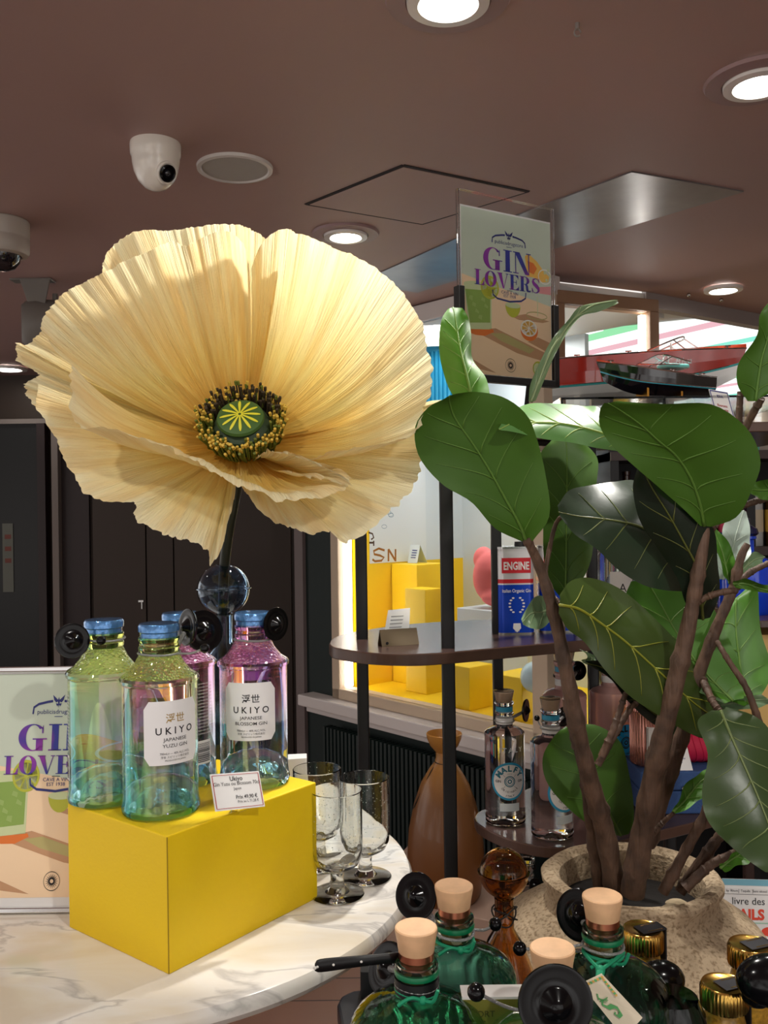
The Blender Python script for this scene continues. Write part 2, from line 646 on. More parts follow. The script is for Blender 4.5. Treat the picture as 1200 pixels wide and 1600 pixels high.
    # round seal with a rayed ornament
    strip(mb, ellipse(0.52, 0.930, 0.058, 0.041) + [(0.578, 0.930)], 0.003, f3, 10)
    for k in range(18):
        a = 2 * PI * k / 18
        fpoly(mb, [(0.52 + 0.018 * math.cos(a - .2), 0.930 + 0.013 * math.sin(a - .2)), (0.52 + 0.048 * math.cos(a), 0.930 + 0.034 * math.sin(a)), (0.52 + 0.018 * math.cos(a + .2), 0.930 + 0.013 * math.sin(a + .2))], f3, 10)
    strip(mb, ellipse(0.52, 0.930, 0.016, 0.012, 16) + [(0.536, 0.930)], 0.006, f3, 10)


# ================================================================ SETTING
CZ = 2.5
M['ceil'] = mat('mauve_brown_ceiling_paint', S(166, 136, 130), 0.55, var=0.03, vscale=1.2)
M['wood'] = mat('brown_wood_floor', S(120, 88, 74), 0.4)
b = M['wood'].node_tree.nodes['Principled BSDF']
tc = N(M['wood'], 'ShaderNodeTexCoord')
wv = N(M['wood'], 'ShaderNodeTexBrick')
wv.inputs['Scale'].default_value = 1.0
wv.inputs['Brick Width'].default_value = 1.2
wv.inputs['Row Height'].default_value = 0.14
wv.inputs['Mortar Size'].default_value = 0.003
wv.inputs['Color1'].default_value = S(132, 96, 80)
wv.inputs['Color2'].default_value = S(104, 74, 62)
wv.inputs['Mortar'].default_value = S(40, 28, 24)
L(M['wood'], tc.outputs['Object'], wv.inputs['Vector'])
L(M['wood'], wv.outputs['Color'], b.inputs['Base Color'])

mb = MB()
mb.box((-4.5, -2.5, -0.05), (4.5, 9.5, 0.0))
struct(mb.build('floor', M['wood'], smooth=False))


# -- wall A (display window wall) frame of reference
A1 = Vector((-0.31, 4.44, 0))
A2 = Vector((0.615, 3.40, 0))
ax = (A2 - A1).normalized()
an = Vector((-ax.y, ax.x, 0))            # away from the camera
if an.y < 0:
    an = -an
TA = Matrix(((ax.x, an.x, 0, A1.x), (ax.y, an.y, 0, A1.y), (0, 0, 1, 0), (0, 0, 0, 1)))


def WA(px, py, off=0.0):
    p = PPL(px, py, A1 + an * off, an)
    r = p - A1
    return r.dot(ax), r.z


LEN = (A2 - A1).length

# ceiling: brown plane with a far edge on the right where the luminous ceiling begins
mb = MB()
ce = [(-4.5, -2.5), (4.5, -2.5), (4.5, 6.2), (2.2, 4.48), (1.13, 3.74), (0.62, 3.50), (0.10, 4.10), (-0.20, 4.50), (-0.2, 5.9), (-4.5, 5.9)]
mb.prism(ce, CZ, CZ + 0.06)
struct(mb.build('ceiling', M['ceil'], smooth=False))

# flush hatch lines and the satin panel
M['satin'] = mat('satin_grey_ceiling_panel', S(128, 124, 124), 0.28, metal=0.35, bump=0.15, bscale=9, var=0.25, vscale=5)
pl = [PZ(987, 267, CZ), PZ(1162, 298, CZ), PZ(870, 386, CZ), PZ(652, 456, CZ), PZ(560, 440, CZ), PZ(720, 368, CZ)]
mb = MB()
mb.prism([(p.x, p.y) for p in pl][::-1], CZ - 0.004, CZ + 0.001)
o = mb.build('ceiling_panel', M['satin'], smooth=False)
tag(o, 'satin grey reflective strip panel set flush in the brown ceiling', 'ceiling panel')
hc = [PZ(478, 319, CZ), PZ(630, 258, CZ), PZ(826, 299, CZ), PZ(660, 350, CZ)]
cx_ = sum((p for p in hc), Vector()) / 4
mb = MB()
for i in range(4):
    a, b_ = hc[i], hc[(i + 1) % 4]
    d = (b_ - a).normalized()
    n_ = Vector((-d.y, d.x, 0))
    wd = 0.006 if i < 2 else 0.0025
    mb.add([a - n_ * wd + Vector((0, 0, -.002)), b_ - n_ * wd + Vector((0, 0, -.002)), b_ + n_ * wd + Vector((0, 0, -.002)), a + n_ * wd + Vector((0, 0, -.002)),
            a - n_ * wd, b_ - n_ * wd, b_ + n_ * wd, a + n_ * wd], [(0, 1, 2, 3), (0, 4, 5, 1), (1, 5, 6, 2), (2, 6, 7, 3), (3, 7, 4, 0)])
hp = tag(thing('access_hatch', '', 'hatch', (cx_.x, cx_.y, CZ)), 'square access hatch cut into the brown ceiling above the poster sign', 'hatch')
mb.build('hatch_seam', mat('dark_seam', S(38, 30, 32), 0.8), hp, smooth=False, world=True)
mb = MB()
hq = [cx_ + (p - cx_) * 0.965 for p in hc]
mb.prism([(p.x, p.y) for p in hq][::-1], CZ - 0.003, CZ + 0.001)
mb.build('hatch_lid', M['ceil'], hp, smooth=False, world=True)

# ---- wall to the left / back
M['dbrown'] = mat('dark_brown_lacquer', S(58, 45, 36), 0.5)
M['dbrown2'] = mat('plum_brown_lacquer', S(44, 30, 30), 0.45)
M['darktrim'] = mat('grey_brown_trim', S(128, 118, 112), 0.5)
M['nearblack'] = mat('dark_recess', S(14, 13, 14), 0.6)
M['dgreen'] = mat('dark_green_paint', S(16, 32, 30), 0.6)
M['cream'] = mat('cream_wood_frame', S(196, 176, 152), 0.5)
M['sill'] = mat('white_stone_sill', S(215, 208, 205), 0.35)
BY = 5.7
mb = MB()
mb.box((-4.5, BY, 0), (-0.19, BY + 0.08, CZ))
struct(mb.build('wall_back', M['dbrown'], smooth=False))
mb = MB()
mb.box((-3.0, BY - .6, 0), (-2.92, BY, CZ))
struct(mb.build('wall_left', M['dbrown2'], smooth=False))
# header above the door and plum panel
mb = MB()
xa, xb = P(85, 700, BY).x, P(140, 700, BY).x
mb.box((xa, BY - 0.03, 0), (xb, BY, CZ))
struct(mb.build('wall_panel_side', M['dbrown2'], smooth=False))
x0 = P(-60, 700, BY).x
zt = P(30, 664, BY).z
dr = thing('door_1', '', '', (x0, BY - 0.04, 0))
del dr['label'], dr['category']
struct(dr)
xr = P(62, 700, BY - 0.04).x
mb = MB()
mb.box((x0 - .1, BY - 0.06, 0), (xr, BY - 0.02, zt))
mb.build('door_leaf', mat('dark_glass_door', S(16, 19, 19), 0.4), dr, smooth=False, world=True)
mb = MB()
mb.box((xr, BY - 0.09, 0), (xr + 0.05, BY - 0.02, zt))
mb.box((x0 - .1, BY - 0.08, zt), (xr + 0.13, BY - 0.02, zt + 0.03), 1)
mb.box((xr + 0.09, BY - 0.09, 0), (xr + 0.13, BY - 0.02, zt), 1)
mb.build('door_frame', [M['dbrown2'], M['darktrim']], dr, smooth=False, world=True)
# notice on the door
a = P(3, 818, BY - 0.07)
b_ = P(21, 925, BY - 0.07)
mb = MB()
mb.box((a.x, BY - 0.066, b_.z), (b_.x, BY - 0.061, a.z))
for k in range(3):
    z = a.z - 0.07 - 0.075 * k
    mb.box((a.x + .015, BY - 0.067, z - 0.028), (b_.x - .012, BY - 0.066, z), 1)
tag(mb.build('door_notice', [mat('pale_notice', S(120, 124, 116), 0.7), mat('faded_red_print', S(130, 78, 70), 0.7)], smooth=False), 'tall pale notice with red print taped on the dark door', 'notice')
# cupboard doors
xs = [P(p, 800, BY - .02).x for p in (144, 228, 271, 352, 455)]
zt2 = 2.42
for i in range(4):
    mb = MB()
    mb.box((xs[i] + .004, BY - 0.03, 0.05), (xs[i + 1] - .004, BY - 0.002, zt2))
    if i == 1:
        q = P(222, 939, BY - .03)
    o = mb.build('cupboard_door', M['dbrown'], smooth=False, bevel=0.002)
    tag(o, ['tall brown cupboard door with a small metal latch, left of the others', 'narrow brown cupboard door second from the left', 'tall brown cupboard door behind the flower stem', 'tall brown cupboard door next to the green window wall'][i], 'cupboard door', 'brown cupboard doors along the back wall')
    if i == 0:
        m2 = MB()
        q = P(222, 939, BY - .03)
        m2.box((q.x - .02, BY - .045, q.z - .006), (q.x + .012, BY - .03, q.z + .006))
        m2.box((q.x - .003, BY - .04, q.z - .05), (q.x + .003, BY - .03, q.z))
        m2.build('latch', M['steel'], o, smooth=False)

# ---- window wall A
WOP0, _ = WA(524, 900)
WOP1, _ = WA(829, 1100)
sz = WA(640, 1115)[1]            # sill height
mb = MB()
s0 = WA(478, 900)[0]
ztop = 2.44
mb.box((s0, 0, 0), (LEN + .04, 0.10, sz - 0.02), 0, TA)
mb.box((s0, 0, sz - 0.02), (WOP0 - 0.005, 0.10, CZ), 0, TA)
struct(mb.build('wall_right', M['dgreen'], smooth=False))
mb = MB()
mb.box((s0 - 0.07, -0.02, 0), (s0, 0.12, CZ), 0, TA)
struct(mb.build('trim_1', mat('mauve_grey_trim', S(112, 100, 98), 0.5), smooth=False))
mb = MB()
mb.box((s0 - 0.06, 0.12, 0), (s0 + 0.0, 1.4, CZ), 0, TA)
struct(mb.build('wall_return', M['dbrown'], smooth=False))
# frame and sill as window_1
wn_ = thing('window_1', '', '', tuple(A1))
del wn_['label'], wn_['category']
struct(wn_)
FR = M['cream']
mb = MB()
mb.box((WOP0, -0.03, sz), (WOP0 + 0.055, 0.06, ztop), 0, TA)
mb.box((LEN - 0.055, -0.03, sz), (LEN + 0.02, 0.06, ztop), 0, TA)
mb.box((WOP0, -0.03, sz), (LEN, 0.06, sz + 0.05), 0, TA)
mb.box((WOP0, -0.02, ztop - .02), (LEN + .02, 0.08, CZ - .005), 1, TA)
mb.build('window_frame', [FR, M['sill']], wn_, smooth=False, world=True, bevel=0.004)
mb = MB()
mb.box((s0 + .05, -0.10, sz - 0.055), (LEN + 0.02, 0.0, sz), 0, TA)
mb.box((s0 + .08, -0.07, sz - 0.085), (LEN + 0.02, 0.0, sz - .055), 0, TA)
mb.build('window_sill', M['sill'], wn_, smooth=False, world=True, bevel=0.006)
mb = MB()
mb.box((WOP0 + 0.055, 0.0, sz + 0.05), (LEN - 0.055, 0.005, ztop - .02), 0, TA)
mb.build('window_pane', mat('window_glass', (1, 1, 1, 1), 0.0, trans=1.0, ior=1.08), wn_, smooth=False, world=True)
# ---- the lit display box behind the window
M['yellow'] = mat('yellow_display_lacquer', S(244, 208, 20), 0.45)
M['yellow2'] = mat('yellow_backdrop', S(238, 200, 18), 0.55)
M['bluewhite'] = mat('pale_blue_board', S(205, 216, 222), 0.5)
DD = 0.85
vit = thing('display_case_interior', 'yellow lined display case behind the cream framed window', 'display case', tuple(A1))
mb = MB()
mb.box((WOP0, 0.07, sz - 0.02), (LEN + .0, DD, sz + 0.04), 0, TA)
mb.build('case_floor', M['yellow2'], vit, smooth=False, world=True)
ZSP = 1.345
mb = MB()
mb.box((WOP0 + .02, 0.075, sz + .04), (WOP0 + 0.05, .19, ztop), 0, TA)
mb.box((WOP0 + .02, 0.19, sz + .04), (WOP0 + 0.05, DD, ZSP), 0, TA)
mb.build('case_side', M['yellow2'], vit, smooth=False, world=True)
mb = MB()
mb.box((WOP0 + .02, 0.19, ZSP), (WOP0 + 0.05, DD, ztop), 0, TA)
mb.build('case_side', M['bluewhite'], vit, smooth=False, world=True)
mb = MB()
mb.box((WOP0 + .05, DD, sz), (.97, DD + 0.03, ztop), 0, TA)
mb.build('case_back', M['bluewhite'], vit, smooth=False, world=True)
mb = MB()
mb.box((WOP0, .08, ztop), (LEN, DD, ztop + 0.03), 0, TA)
mb.build('case_ceiling', mat('case_ceiling_white', S(220, 222, 220), 0.6), vit, smooth=False, world=True)


def A3(s, off, z):
    return A1 + ax * s + an * off + Vector((0, 0, z))


# light strip in the case, plus an added area lamp that brightens it
M['led'] = mat('led_strip', (1, 1, 1, 1), 0.5, emit=(1.0, 0.98, 0.92, 1), es=9.0)
mb = MB()
mb.box((WOP0 + .060, 0.012, sz + .06), (WOP0 + .085, 0.035, ztop - .05), 0, TA)
tag(mb.build('light_strip', M['led'], smooth=False), 'vertical white light strip at the left edge of the display window', 'light strip', 'light strips of the display windows')
p_ = area(0, 0, 0, 0.7, 0.5, 9, (0, 0, 0), (1, .97, .92))
p_.location = A3(0.7, 0.42, ztop - .02)

# plinths in the case
def plinth(s0_, s1_, off0, off1, zt_, label, m=None):
    m_ = MB()
    m_.box((s0_, off0, sz + 0.04), (s1_, off1, zt_), 0, TA)
    return tag(m_.build('display_plinth', m or M['yellow'], smooth=False, bevel=0.003), label, 'plinth', 'plinths in the display window')


plinth(WOP0 + .055, WOP0 + .24, 0.32, 0.52, 1.338, 'tall yellow plinth under the lettered poster in the display window')
plinth(WOP0 + .28, WOP0 + .42, 0.20, 0.31, 1.235, 'lower yellow plinth in the middle of the display window')
plinth(.76, .90, .09, .24, .93, 'low yellow step at the front of the display window')
plinth(1.02, 1.18, .10, .28, .92, 'low yellow block at the right end of the display window')
# lettered board fixed to the side of the case
NS = ax
OS = A1 + ax * (WOP0 + .052)


def WS(px, py):
    p = PPL(px, py, OS, NS)
    return (p - A1).dot(an), p.z


fnA = lambda x, y: OS + an * (x) + Vector((0, 0, y)) + ax * .0006
u0, v0_ = WS(578, 878)
u1, v1_ = WS(664, 700)
m_ = MB()
m_.add([OS + an * u0 + Vector((0, 0, ZSP)), OS + an * u1 + Vector((0, 0, ZSP)), OS + an * u1 + Vector((0, 0, 2.0)), OS + an * u0 + Vector((0, 0, 2.0))], [(0, 1, 2, 3)])
bd = tag(m_.build('poster_board', mat('pale_board', S(214, 222, 226), .5), smooth=False, solid=.001), 'pale blue poster board with brown lettering in the display window', 'poster')
m_ = MB()


def spx(pts, w_px, mi):
    q_ = [WS(*p_) for p_ in pts]
    strip(m_, q_, w_px * 4.6 / F, fnA, mi)


spx([(601, 860), (592, 857), (584, 861), (585, 866), (594, 868), (600, 871), (596, 876), (586, 877), (582, 874)], 3.4, 0)
spx([(607, 877), (607, 858)], 3.4, 0)
spx([(607, 858), (618, 876)], 3.6, 0)
spx([(618, 877), (618, 858)], 3.4, 0)
spx([(577, 848), (584, 848)], 3.0, 1)
spx([(584, 845), (584, 853)], 2.6, 1)
spx([(576, 832), (582, 834), (584, 840), (580, 843)], 2.6, 1)
random.seed(3)
for k in range(34):
    cx_4, cy_4 = 600 + random.random() * 30, 760 + random.random() * 75
    if cx_4 + (cy_4 - 760) * .3 > 628:
        continue
    spx([(cx_4 + 4 * math.cos(j * .7), cy_4 + 3 * math.sin(j * .7)) for j in range(10)], .7, 2)
m_.build('lettering', [mat('ochre_paint', S(150, 96, 24), 0.5), mat('brown_paint', S(70, 48, 30), 0.5), mat('thin_blue_line', S(110, 140, 160), 0.6)], bd, smooth=False)
# small information card on the plinth, a pink toy and a pale ball further right
q = A3(WOP0 + .09, .40, 1.340)
m_ = MB()
u_, v_ = ax, Vector((0, 0, 1))
m_.add([q, q + u_ * .07, q + u_ * .062 + an * .03 + v_ * .09, q - u_ * .008 + an * .03 + v_ * .09, q + an * .07, q + u_ * .07 + an * .07],
       [(0, 1, 2, 3), (4, 3, 2, 5)])
for k in range(4):
    z = .065 - k * .012
    m_.add([q + u_ * .015 - an * .001 + an * z * .33 + v_ * z, q + u_ * .05 - an * .001 + an * z * .33 + v_ * z, q + u_ * .05 - an * .001 + an * (z - .004) * .33 + v_ * (z - .004), q + u_ * .015 - an * .001 + an * (z - .004) * .33 + v_ * (z - .004)], [(0, 1, 2, 3)], 1)
tag(m_.build('information_card', [M['bluewhite'], M['inkblue']], smooth=False, solid=.001), 'small folded pale card on top of the tall yellow plinth', 'card')


def blob(name, balls, m, label, cat):
    me = MB()
    for c, r, sc in balls:
        me.ball(c, r, 0, 20, sc)
    o = me.build(name, m)
    rm = o.modifiers.new('remesh', 'REMESH')
    rm.mode = 'VOXEL'
    rm.voxel_size = 0.008
    rm.use_smooth_shade = True
    sm = o.modifiers.new('smooth', 'SMOOTH')
    sm.iterations = 6
    return tag(o, label, cat)


zb = 1.155
plinth(.66, .90, .27, .48, zb, 'pale plinth under the coral pink object in the display window', M['bluewhite'])
q = A3(.78, .38, 0)
blob('soft_toy', [(q + Vector((0, 0, zb + .14)), .09, (1.0, .8, 1.35)), (q + ax * .06 + Vector((0, 0, zb + .05)), .065, (1.5, 1, .7)), (q - ax * .05 + Vector((0, 0, zb + .22)), .05, (1, 1, 1.2)), (q + ax * .08 + Vector((0, 0, zb + .17)), .065, (1, 1, 1))],
     mat('coral_pink_plush', S(232, 118, 118), 0.7), 'coral pink rounded soft object standing in the display window', 'toy')
q = P(838, 1058, 3.62)
m_ = MB()
m_.ball(q, .065)
m_.tube([Vector((q.x, q.y, sz + .04)), q - Vector((0, 0, .06))], .008)
tag(m_.build('balloon', mat('pale_blue_gloss', S(190, 220, 232), 0.2)), 'pale blue ball on a stick at the right end of the display window', 'ball')
# teal panel hanging in the top of the window
m_ = MB()
m_.box((.20, .50, 1.98), (.52, .52, ztop), 0, TA)
for k in range(11):
    xx = .205 + k * .029
    m_.box((xx, .492, 1.99), (xx + .015, .50, ztop - .03), 0, TA)
tag(m_.build('teal_panel', mat('teal_ribbed_panel', S(20, 120, 160), 0.4), smooth=False), 'teal blue ribbed panel behind the window between flower and leaf', 'panel')

# radiator along the window wall
rad = thing('radiator', 'dark green ribbed radiator below the window sill', 'radiator', tuple(A3(0.45, -.06, .06)))
m_ = MB()
sA, sB = WA(507, 1150, -.08)[0], LEN - .02
n_ = 46
for k in range(n_):
    x = sA + (sB - sA) * k / n_
    m_.box((x, -0.09, .10), (x + (sB - sA) / n_ * .55, -0.04, WA(600, 1160, -.08)[1]), 0, TA)
m_.build('radiator_fins', mat('green_black_radiator', S(20, 34, 32), 0.45), rad, smooth=False, world=True)
m_ = MB()
zt_ = WA(600, 1160, -.08)[1]
m_.box((sA, -0.075, .08), (sB, -0.012, zt_ - .02), 0, TA)
m_.build('radiator_body', mat('dark_radiator_body', S(12, 22, 21), 0.6), rad, smooth=False, world=True)

# ---- second display window (angled away) and what lies behind it
B1 = Vector((0.66, 3.42, 0))
B2 = PPL(1033, 700, Vector((0, 3.62, 0)), Vector((0, 1, 0)))
B2.z = 0
bx = (B2 - B1).normalized()
bn = Vector((-bx.y, bx.x, 0))
TB = Matrix(((bx.x, bn.x, 0, B1.x), (bx.y, bn.y, 0, B1.y), (0, 0, 1, 0), (0, 0, 0, 1)))
LB = (B2 - B1).length
zB = PPL(950, 460, B1, bn).z
w2 = thing('window_2', '', '', tuple(B1))
del w2['label'], w2['category']
struct(w2)
m_ = MB()
m_.box((0, 0, zB - .05), (LB, .07, zB), 0, TB)
m_.box((LB - .045, 0, .2), (LB, .07, zB - .05), 0, TB)
m_.box((0, 0, .2), (.05, .07, zB - .05), 0, TB)
m_.box((0, 0, .0), (LB, .07, .22), 0, TB)
m_.build('window_frame', mat('brown_wood_frame', S(150, 118, 92), 0.5), w2, smooth=False, world=True, bevel=.004)
m_ = MB()
m_.box((.05, .02, .22), (LB - .045, .025, zB - .05), 0, TB)
m_.build('window_pane', mat('window_glass_right', (1, 1, 1, 1), 0.0, trans=1.0, ior=1.08), w2, smooth=False, world=True)
m_ = MB()
m_.box((LB - .068, .03, .3), (LB - .046, .05, zB - .06), 0, TB)
tag(m_.build('light_strip', M['led'], smooth=False), 'vertical white light strip beside the brown post above the model boats', 'light strip', 'light strips of the display windows')

# luminous striped ceiling of the next room
M['lum'] = mat('luminous_striped_ceiling', (0, 0, 0, 1), 0.6, emit=(1, 1, 1, 1), es=1.0)
nt = M['lum'].node_tree
b = nt.nodes['Principled BSDF']
tc = N(M['lum'], 'ShaderNodeTexCoord')
mp = N(M['lum'], 'ShaderNodeMapping')
mp.inputs['Rotation'].default_value = (0, 0, math.radians(-30))
L(M['lum'], tc.outputs['Object'], mp.inputs['Vector'])
sp = N(M['lum'], 'ShaderNodeSeparateXYZ')
L(M['lum'], mp.outputs[0], sp.inputs[0])
ml = N(M['lum'], 'ShaderNodeMath')
ml.operation = 'MULTIPLY'
ml.inputs[1].default_value = 0.55
L(M['lum'], sp.outputs['X'], ml.inputs[0])
fr = N(M['lum'], 'ShaderNodeMath')
fr.operation = 'FRACT'
L(M['lum'], ml.outputs[0], fr.inputs[0])
rp = N(M['lum'], 'ShaderNodeValToRGB')
rp.color_ramp.interpolation = 'CONSTANT'
els = rp.color_ramp.elements
wh = (0.92, 0.97, 0.95, 1)
els[0].position, els[0].color = 0.0, wh
els[1].position, els[1].color = 0.14, S(120, 205, 185)
for p_, c_ in ((0.20, wh), (0.34, S(228, 120, 100)), (0.41, wh), (0.52, S(225, 205, 130)), (0.59, wh), (0.70, S(130, 200, 150)), (0.77, wh), (0.87, S(205, 160, 170)), (0.93, wh)):
    e = els.new(p_)
    e.color = c_
L(M['lum'], fr.outputs[0], rp.inputs['Fac'])
L(M['lum'], rp.outputs['Color'], b.inputs['Emission Color'])
b.inputs['Emission Strength'].default_value = 1.15
m_ = MB()
m_.prism([(.1, 4.75), (.9, 4.42), (1.55, 4.10), (2.2, 4.55), (4.5, 6.28), (5.0, 9.4), (-.1, 9.4)], 2.462, 2.49)
struct(m_.build('ceiling_luminous', M['lum'], smooth=False))
m_ = MB()
m_.prism([(1.10, 3.72), (2.2, 4.48), (4.5, 6.20), (4.5, 6.26), (2.2, 4.54), (1.10, 3.78)], 2.44, CZ + .02)
struct(m_.build('trim_fascia', mat('grey_fascia', S(150, 142, 140), 0.45), smooth=False))
m_ = MB()
m_.prism([(0.60, 3.50), (1.12, 3.76), (2.2, 4.52), (2.2, 4.60), (1.55, 4.15), (.9, 4.47), (.1, 4.80), (-.2, 4.9), (-.2, 4.5), (.1, 4.1)], 2.475, 2.50)
struct(m_.build('ceiling_soffit', mat('white_soffit', S(205, 205, 200), 0.5), smooth=False))
m_ = MB()
m_.box((0.2, 9.4, 0), (5.0, 9.5, 2.5))
m_.box((4.5, -2.5, 0), (4.6, 9.5, 2.56))
struct(m_.build('wall_far', mat('cream_far_wall', S(215, 200, 180), 0.6), smooth=False))

# downlights
M['lampring'] = mat('downlight_ring', S(225, 220, 215), 0.3)
M['lampglow'] = mat('downlight_glow', (1, 1, 1, 1), 0.5, emit=(1, 0.97, 0.9, 1), es=LAMP_EMIT)
M['lampcone'] = mat('mauve_recess_collar', S(150, 122, 122), 0.5)


def downlight(px, py, r, label, recess=True, energy=SPOT_E, tx=0, ty=0):
    c = PZ(px, py, CZ)
    t = thing('downlight', label, 'ceiling light', (c.x, c.y, CZ), 0, 'recessed ceiling downlights')
    m_ = MB()
    if recess:
        m_.lathe([(r * 1.55, -0.001), (r * 1.5, -0.008), (r * 1.05, -0.010), (r * 1.0, -0.004)], 40)
        m_.build('collar', M['lampcone'], t)
    m_ = MB()
    m_.lathe([(r * 1.02, -0.004), (r * 1.0, -0.016), (r * .74, -0.018), (r * .66, -0.006)], 40)
    m_.build('ring', M['lampring'], t)
    m_ = MB()
    m_.lathe([(0.0001, -0.010), (r * .68, -0.010)], 32)
    m_.build('lamp', M['lampglow'], t)
    spot(c.x, c.y, CZ - .03, energy, tx, ty)
    return t


downlight(540, 364, .070, 'round ceiling downlight just above the right shoulder of the flower', energy=12)
downlight(700, -6, .072, 'nearest ceiling downlight, cut by the top edge of the photo', energy=48, tx=-.42, ty=-.62)
downlight(1186, 124, .072, 'tilted ceiling downlight at the right edge of the photo', energy=26, tx=-.35, ty=-.3)
downlight(1130, 449, .075, 'small ceiling downlight above the red model boat', recess=False, energy=10)
cl = PZ(18, 566, CZ)
downlight(12, 574, .11, 'wide flat ceiling light left of the flower above the dark door', recess=False, energy=1.0)
# unseen lamps added above and behind the viewer for front light and sparkle
for (x, y, e, tx, ty) in ((-.75, .25, 17, .45, .75), (.62, -.1, 27, -.25, .75), (-1.5, 1.6, 5, 0, 0), (1.7, 1.4, 9, -.1, 0)):
    t = thing('downlight', 'unseen ceiling downlight added above the viewer for front light', 'ceiling light', (x, y, CZ), 0, 'unseen downlights added above the viewer')
    m_ = MB()
    m_.lathe([(.072, -0.001), (.07, -0.016), (.05, -0.018), (.046, -0.006)], 40)
    m_.build('ring', M['lampring'], t)
    m_ = MB()
    m_.lathe([(0.0001, -0.010), (.048, -0.010)], 32)
    m_.build('lamp', M['lampglow'], t)
    spot(x, y, CZ - .03, e, tx, ty)

# round ceiling speaker
c = PZ(367, 261, CZ)
t = thing('ceiling_speaker', 'flat round white speaker grille in the brown ceiling', 'speaker', tuple(c))
m_ = MB()
m_.lathe([(.098, 0), (.097, -.008), (.088, -.010), (.084, -.005)], 56)
m_.build('rim', mat('speaker_rim', S(205, 200, 195), .4), t)
m_ = MB()
m_.lathe([(.0001, -.007), (.085, -.006)], 56)
m_.build('grille', mat('speaker_grille', S(172, 168, 162), .7, bump=.6, bscale=400), t)

# dome camera on the ceiling
c = PZ(243, 225, CZ)
t = thing('dome_camera', 'white dome security camera hanging beside the round speaker', 'security camera', tuple(c))
cw = mat('camera_white', S(228, 222, 212), .25, coat=.4)
m_ = MB()
m_.lathe([(.0001, 0), (.060, 0), (.061, -.006), (.060, -.028), (.057, -.034), (.056, -.048), (.052, -.068), (.042, -.090), (.026, -.106), (.010, -.113), (.0001, -.114)], 48)
m_.build('housing', cw, t)
nd = Vector((.66, -.62, -.50)).normalized()
cc = Vector((.002, 0, -.058)) + nd * .046
R_ = nd.to_track_quat('Z', 'Y').to_matrix().to_4x4()
T_ = Matrix.Translation(cc) @ R_
m_ = MB()
m_.lathe([(.020, -.006), (.0205, .010), (.017, .012), (.013, .006), (.0001, .006)], 32, 0, T_)
m_.build('lens_ring', M['black'], t)
m_ = MB()
m_.ball(cc + nd * .004, .009)
m_.build('lens', mat('lens_glass', S(30, 34, 40), .05, coat=1), t)
m_ = MB()
m_.lathe([(.027, -.004), (.0275, .005), (.024, .008), (.020, .006)], 32, 0, T_)
m_.build('eye_collar', cw, t)

# camera cut by the left edge
c = PZ(3, 345, CZ)
t = thing('dome_camera', 'grey dome security camera cut by the left edge of the photo', 'security camera', tuple(c))
m_ = MB()
m_.lathe([(.0001, 0), (.076, 0), (.079, -.004), (.079, -.05), (.078, -.052), (.078, -.058), (.079, -.060), (.078, -.095), (.072, -.104), (.056, -.108)], 48)
m_.build('housing', mat('camera_grey', S(176, 168, 158), .4), t)
m_ = MB()
m_.lathe([(.054, -.106), (.050, -.125), (.036, -.143), (.016, -.151), (.0001, -.152)], 40)
m_.build('lens_dome', mat('smoked_dome', S(24, 24, 30), .06, coat=1), t)

# bracket-mounted speaker/projector
c = PZ(60, 437, CZ)
t = thing('bracket_speaker', 'grey cylindrical speaker hung from a ceiling bracket behind the flower', 'speaker', tuple(c))
gm = mat('grey_plastic_housing', S(120, 116, 110), .5)
m_ = MB()
m_.box((-.10, -.03, -.006), (.055, .03, 0))
m_.add([(-.06, -.03, -.004), (.055, -.03, -.004), (.035, -.03, -.10), (-.028, -.03, -.10), (-.06, -.024, -.004), (.055, -.024, -.004), (.035, -.024, -.10), (-.028, -.024, -.10)],
       [(0, 1, 2, 3), (7, 6, 5, 4), (0, 4, 5, 1), (1, 5, 6, 2), (2, 6, 7, 3), (3, 7, 4, 0)])
m_.build('bracket', gm, t, bevel=.002)
T_ = Matrix.Translation((-.02, .02, -.165)) @ Vector((.9, .35, .0)).normalized().to_track_quat('Z', 'Y').to_matrix().to_4x4() @ Matrix.Rotation(.0, 4, 'X')
m_ = MB()
m_.lathe([(.0001, -.05), (.07, -.05), (.084, -.035), (.095, .0), (.096, .14), (.088, .15), (.0001, .15)], 40, 0, T_)
m_.build('housing', gm, t)
m_ = MB()
m_.tube([(0, -.027, -.085), (0, .0, -.09)], .012)
m_.tube([(.055, .02, -.05), (.055, .02, -.075)], .010)
m_.build('knob', gm, t)

# hook and small fixings in the ceiling
c = PZ(902, 36, CZ)
m_ = MB()
m_.tube([c, c + Vector((0, 0, -.012))], .004)
m_.tube([c + Vector((.006 * math.cos(a), 0, -.018 + .007 * math.sin(a))) for a in [k * .5 for k in range(0, 12)]], .0016, 6)
tag(m_.build('ceiling_hook', M['darktrim']), 'tiny metal hook screwed into the ceiling near the top edge', 'hook')
for i, (px, py) in enumerate(((1076, 458), (1127, 466))):
    c = PZ(px, py, CZ)
    m_ = MB()
    m_.ball(c - Vector((0, 0, .008)), .009)
    m_.tube([c, c - Vector((0, 0, .01))], .004)
    tag(m_.build('sprinkler', M['steel']), ['tiny metal sprinkler left of the small downlight over the boats', 'tiny metal sprinkler just below the small downlight over the boats'][i], 'sprinkler')


